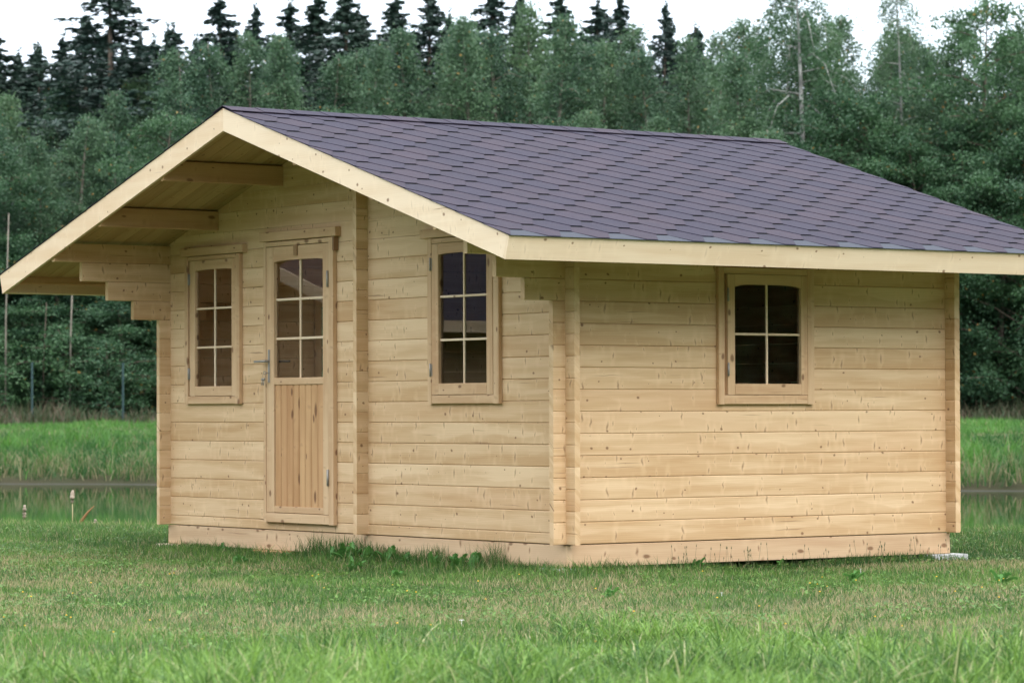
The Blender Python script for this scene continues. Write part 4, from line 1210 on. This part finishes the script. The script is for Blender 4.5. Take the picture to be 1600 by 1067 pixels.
for sgn in (1, -1):
    m = MB(); m.prism([(OX, 2.81), (OX + sgn * 3.17, 2.81 - SL * 3.17), (OX + sgn * 3.13, 2.67 - SL * 3.17), (OX, 2.66)], 'y', OY + .972, OY + .995); m.build('bargeboard', W_FASC, oroof)
    m = MB(); m.board(OX + sgn * 3.16 - .01, OX + sgn * 3.16 + .01, OY - 3.8, OY + .97, 2.67 - SL * 3.17, 2.80 - SL * 3.17, 'y'); m.build('fascia', W_FASC, oroof)
for px_ in (-1.3, .9):
    m = MB(); zc_, q_ = 1.4, .3
    m.board(OX + px_ - .36, OX + px_ - .29, OY - .01, OY + .03, .88, 1.92, 'z'); m.board(OX + px_ + .29, OX + px_ + .36, OY - .01, OY + .03, .88, 1.92, 'z')
    m.board(OX + px_ - .288, OX + px_ + .288, OY - .01, OY + .03, .88, .96, 'x'); m.board(OX + px_ - .288, OX + px_ + .288, OY - .01, OY + .03, 1.85, 1.92, 'x')
    wf = m.build('window', W_CASE, oc)
    m = MB(); m.poly([(OX + px_ - .29, OY, .96), (OX + px_ + .29, OY, .96), (OX + px_ + .29, OY, 1.85), (OX + px_ - .29, OY, 1.85)], [[0, 1, 2, 3]]); m.build('pane', GLASS, wf)

# bare grey stems that show at the left of the cabin
for (px, D, yt, w_, lab) in ((8, 90, 330, .045, 'slim grey birch stem near the left edge of the photo'), (109, 90.5, 400, .05, 'straight pale stem seen under the left end of the roof'), (67, 91, 470, .03, 'thin brown stem between the two fence posts')):
    s = (px - 800) / FPX * D; x, y = ds2xy(D, s); z = float(terrain(D, s)); Ht = CAM[2] + (643 - yt) / FPX * D - z
    m = MB(); m.tube([(x, y, z - .1), (x + .04, y, z + Ht * .5), (x + .02, y + .1, z + Ht)], [w_ * .6, w_ * .5, w_ * .35], 7)
    m.build('tree_stem', BARKG if w_ > .04 else BARKD, None, loc=(x, y, z), label=lab, cat='tree stem')

# fence posts
for (px, lab) in ((50, 'blue-green steel fence post nearer the left edge, before the forest'), (192, 'blue-green steel fence post just left of the cabin, before the forest')):
    D = 88.5; s = (px - 800) / FPX * D; x, y = ds2xy(D, s); z = float(terrain(D, s))
    m = MB(); m.board(x - .03, x + .03, y - .02, y + .02, z - .1, z + 1.68, 'z', .006)
    m.board(x - .034, x + .034, y - .024, y + .024, z + 1.68, z + 1.70, 'z', .006)
    for q in (.35, .8, 1.25): m.board(x - .040, x + .040, y - .03, y + .03, z + q, z + q + .03, 'z', .004)
    m.build('fence_post', POSTG, None, loc=(x, y, z), label=lab, cat='fence post', group='steel fence posts at the forest edge')

# ------------------------------------------------------------------ cattails at the near pond edge
FLUFF = simple('cattail_fluff', (.34, .27, .21), .95, 0, .35, 60)
STEM = simple('dry_stem', (.40, .33, .18), .8)
def cattail(px, py_head, hh_, D, label, lean=0., r=.02):
    s = (px - 800) / FPX * D; x, y = ds2xy(D, s); z = float(terrain(D, s))
    zt = CAM[2] + (643 - py_head) / FPX * D
    root = empty('cattail', (x, y, z), label=label, cat='cattail', group='cattails at the pond edge')
    m = MB(); m.tube([(x - lean * .5, y, z - .05), (x - lean * .2, y, (z + zt) / 2), (x, y, zt)], [.006, .005, .004], 6); m.build('stem', STEM, root)
    m = MB(); N = 9; path = []; rad = []
    for i in range(N):
        t = i / (N - 1); path.append((x + random.uniform(-.004, .004) + lean * .15 * t, y + random.uniform(-.004, .004), zt - hh_ / 2 + hh_ * t)); rad.append(r * (math.sin(math.pi * (t * .86 + .07)) ** .6) * random.uniform(.8, 1.2))
    m.tube(path, rad, 9); m.build('seed_head', FLUFF, root)
cattail(38, 797, .13, 29.0, 'ragged pale cattail head low in the grass at far left', .02, .020)
cattail(113, 773, .12, 29.4, 'tallest cattail, standing upright against the water', 0, .021)
cattail(149, 815, .07, 28.8, 'short cattail head just above the grass, nearest the cabin', 0, .024)
# bent brown leaf beside them
D = 29.2; s = (128 - 800) / FPX * D; x, y = ds2xy(D, s); z = CAM[2] - (815 - 643) / FPX * D
m = MB(); m.tube([(x - .03 * R2[0], y - .03 * R2[1], z - .06), (x, y, z + .03), (x + .05 * R2[0], y + .05 * R2[1], z + .10), (x + .11 * R2[0], y + .11 * R2[1], z + .16)], [.012, .016, .010, .003], 5)
m.build('withered_leaf', simple('rust_leaf', (.20, .10, .035), .8), None, loc=(x, y, z), label='rust brown withered reed leaf between two cattails at the pond', cat='leaf')

# ------------------------------------------------------------------ weeds along the base
def leaf_me(name, L_, Wf):
    N = 10; V = []; F_ = []
    for i in range(N):
        t = i / (N - 1); w_ = Wf * math.sin(math.pi * min(1, t * .82 + .08)) ** .8 * (1 if i % 2 else .55); zz = L_ * (.75 * t - .42 * t * t); xx = L_ * t * .8
        V += [(xx, -w_, zz + .012), (xx, 0, zz), (xx, w_, zz + .012)]
    for i in range(N - 1):
        a = i * 3; F_ += [[a, a + 1, a + 4, a + 3], [a + 1, a + 2, a + 5, a + 4]]
    V = np.array(V); return np_mesh(name, V, [np.array(F_)], WEEDL, {'tint': rng.random(len(V)) * .5}, smooth=True)
LM = [leaf_me('leaf', .105, .017), leaf_me('leaf', .08, .021)]
wx = [(-2.62, -.10, .8, 'low broad-leaved weed below the right door casing'), (-2.42, -.13, 1.0, 'dandelion-like weed just left of the partition log ends'), (-2.20, -.16, 1.55, 'tallest jagged weed in front of the partition log ends'),
      (-2.0, -.14, 1.1, 'spreading weed right of the tallest jagged weed'), (-1.75, -.13, 1.2, 'pointed weed under the left casing of the near window'), (-1.50, -.15, .9, 'flat weed below the near window'),
      (-1.22, -.13, 1.0, 'leafy weed below the middle of the near window'), (-.98, -.12, 1.35, 'bushy weed between the near window and the near corner'), (-.80, -.13, 1.25, 'rightmost rounded weed before the near corner'),
      (-3.0, -.15, .7, 'small weed under the door'), (-3.9, -.12, .8, 'small weed under the left window'), (.10, .95, 1.0, 'dark weed against the long side base, nearer the near corner'), (.10, 1.62, .8, 'small dark weed against the long side base below the side window'),
      (-1.4, -.62, .9, 'leafy patch in the lawn before the near window'), (-2.6, -.75, .9, 'leafy patch in the lawn before the door'), (-.5, -.9, .8, 'leafy patch in the lawn near the corner'), (1.6, .9, .9, 'broad-leaved plant on the lawn right of the near corner'), (2.3, 1.4, 1.1, 'broad-leaved plant furthest right on the lawn'), (2.0, -1.2, .8, 'broad-leaved plant in the middle of the lawn')]
for (x, y, k, lab) in wx:
    z = float(ground_z(x, y)); root = empty('weed', (x, y, z), label=lab, cat='weed', group='broad-leaved weeds round the cabin')
    for j in range(14):
        o = bpy.data.objects.new('leaf', LM[j % 2]); col.objects.link(o); o.parent = root
        o.rotation_euler = (random.uniform(-.3, .3), -random.uniform(-.1, 1.1), j * .7 + random.uniform(-.3, .3)); q = k * random.uniform(.6, 1.1); o.scale = (q, q, q)
        o.location = (random.uniform(-.03, .03) * k, random.uniform(-.03, .03) * k, 0)

# thin seed stalks before the long side, yellow and white flower specks
m = MB()
for i in range(70):
    y = random.uniform(.6, Ld - .1); x = random.uniform(.06, .4); z = float(ground_z(x, y)); q = random.uniform(.06, .17); dx = random.uniform(-.02, .02)
    m.tube([(x, y, z), (x + dx, y + dx, z + q)], .0009, 3); m.tube([(x + dx, y + dx, z + q), (x + dx, y + dx, z + q + .014)], [.0035, .002], 4)
m.build('seed_stalks', simple('seed_stalk', (.10, .12, .05), .8), None, loc=(0, 0, 0), label='thin dark seed stalks standing before the long side base beam', cat='plants', kind='stuff')
m = MB(); YEL = simple('yellow_petal', (.75, .42, .02), .6)
D, s, x, y = field(12.5, 19.5, 170)
for i in range(75):
    z = float(ground_z(x[i], y[i])) + random.uniform(.03, .05); r_ = random.uniform(.004, .007)
    m.tube([(x[i], y[i], z), (x[i], y[i], z + .004)], [r_, r_ * .6], 6)
m.build('yellow_flowers', YEL, None, loc=(0, 0, 0), label='tiny yellow flowers scattered over the lawn', cat='flowers', kind='stuff')
WHT = simple('white_petal', (.8, .8, .8), .6)
for (px, py, D, lab) in ((720, 986, 15.1, 'white daisy-like flower in the foreground grass left of centre'), (1343, 896, 19.8, 'tiny white flower on the lawn before the long side wall'), (1126, 938, 17.2, 'tiny white flower on the lawn below the side window')):
    s = (px - 800) / FPX * D; x, y = ds2xy(D, s); z = CAM[2] - (py - 643) / FPX * D
    zg = float(terrain(D, s))
    m = MB(); m.tube([(x, y, zg), (x, y, max(z, zg + .03))], .0012, 4)
    zz = max(z, zg + .03)
    for j in range(8):
        a = j * math.pi / 4; q = .011 if px == 720 else .007
        m.poly([(x, y, zz), (x + math.cos(a - .3) * q, y + math.sin(a - .3) * q, zz + .004), (x + math.cos(a) * q * 1.3, y + math.sin(a) * q * 1.3, zz + .003), (x + math.cos(a + .3) * q, y + math.sin(a + .3) * q, zz + .004)], [[0, 1, 2, 3]])
    m.build('flower', WHT, None, loc=(x, y, zg), label=lab, cat='flower')
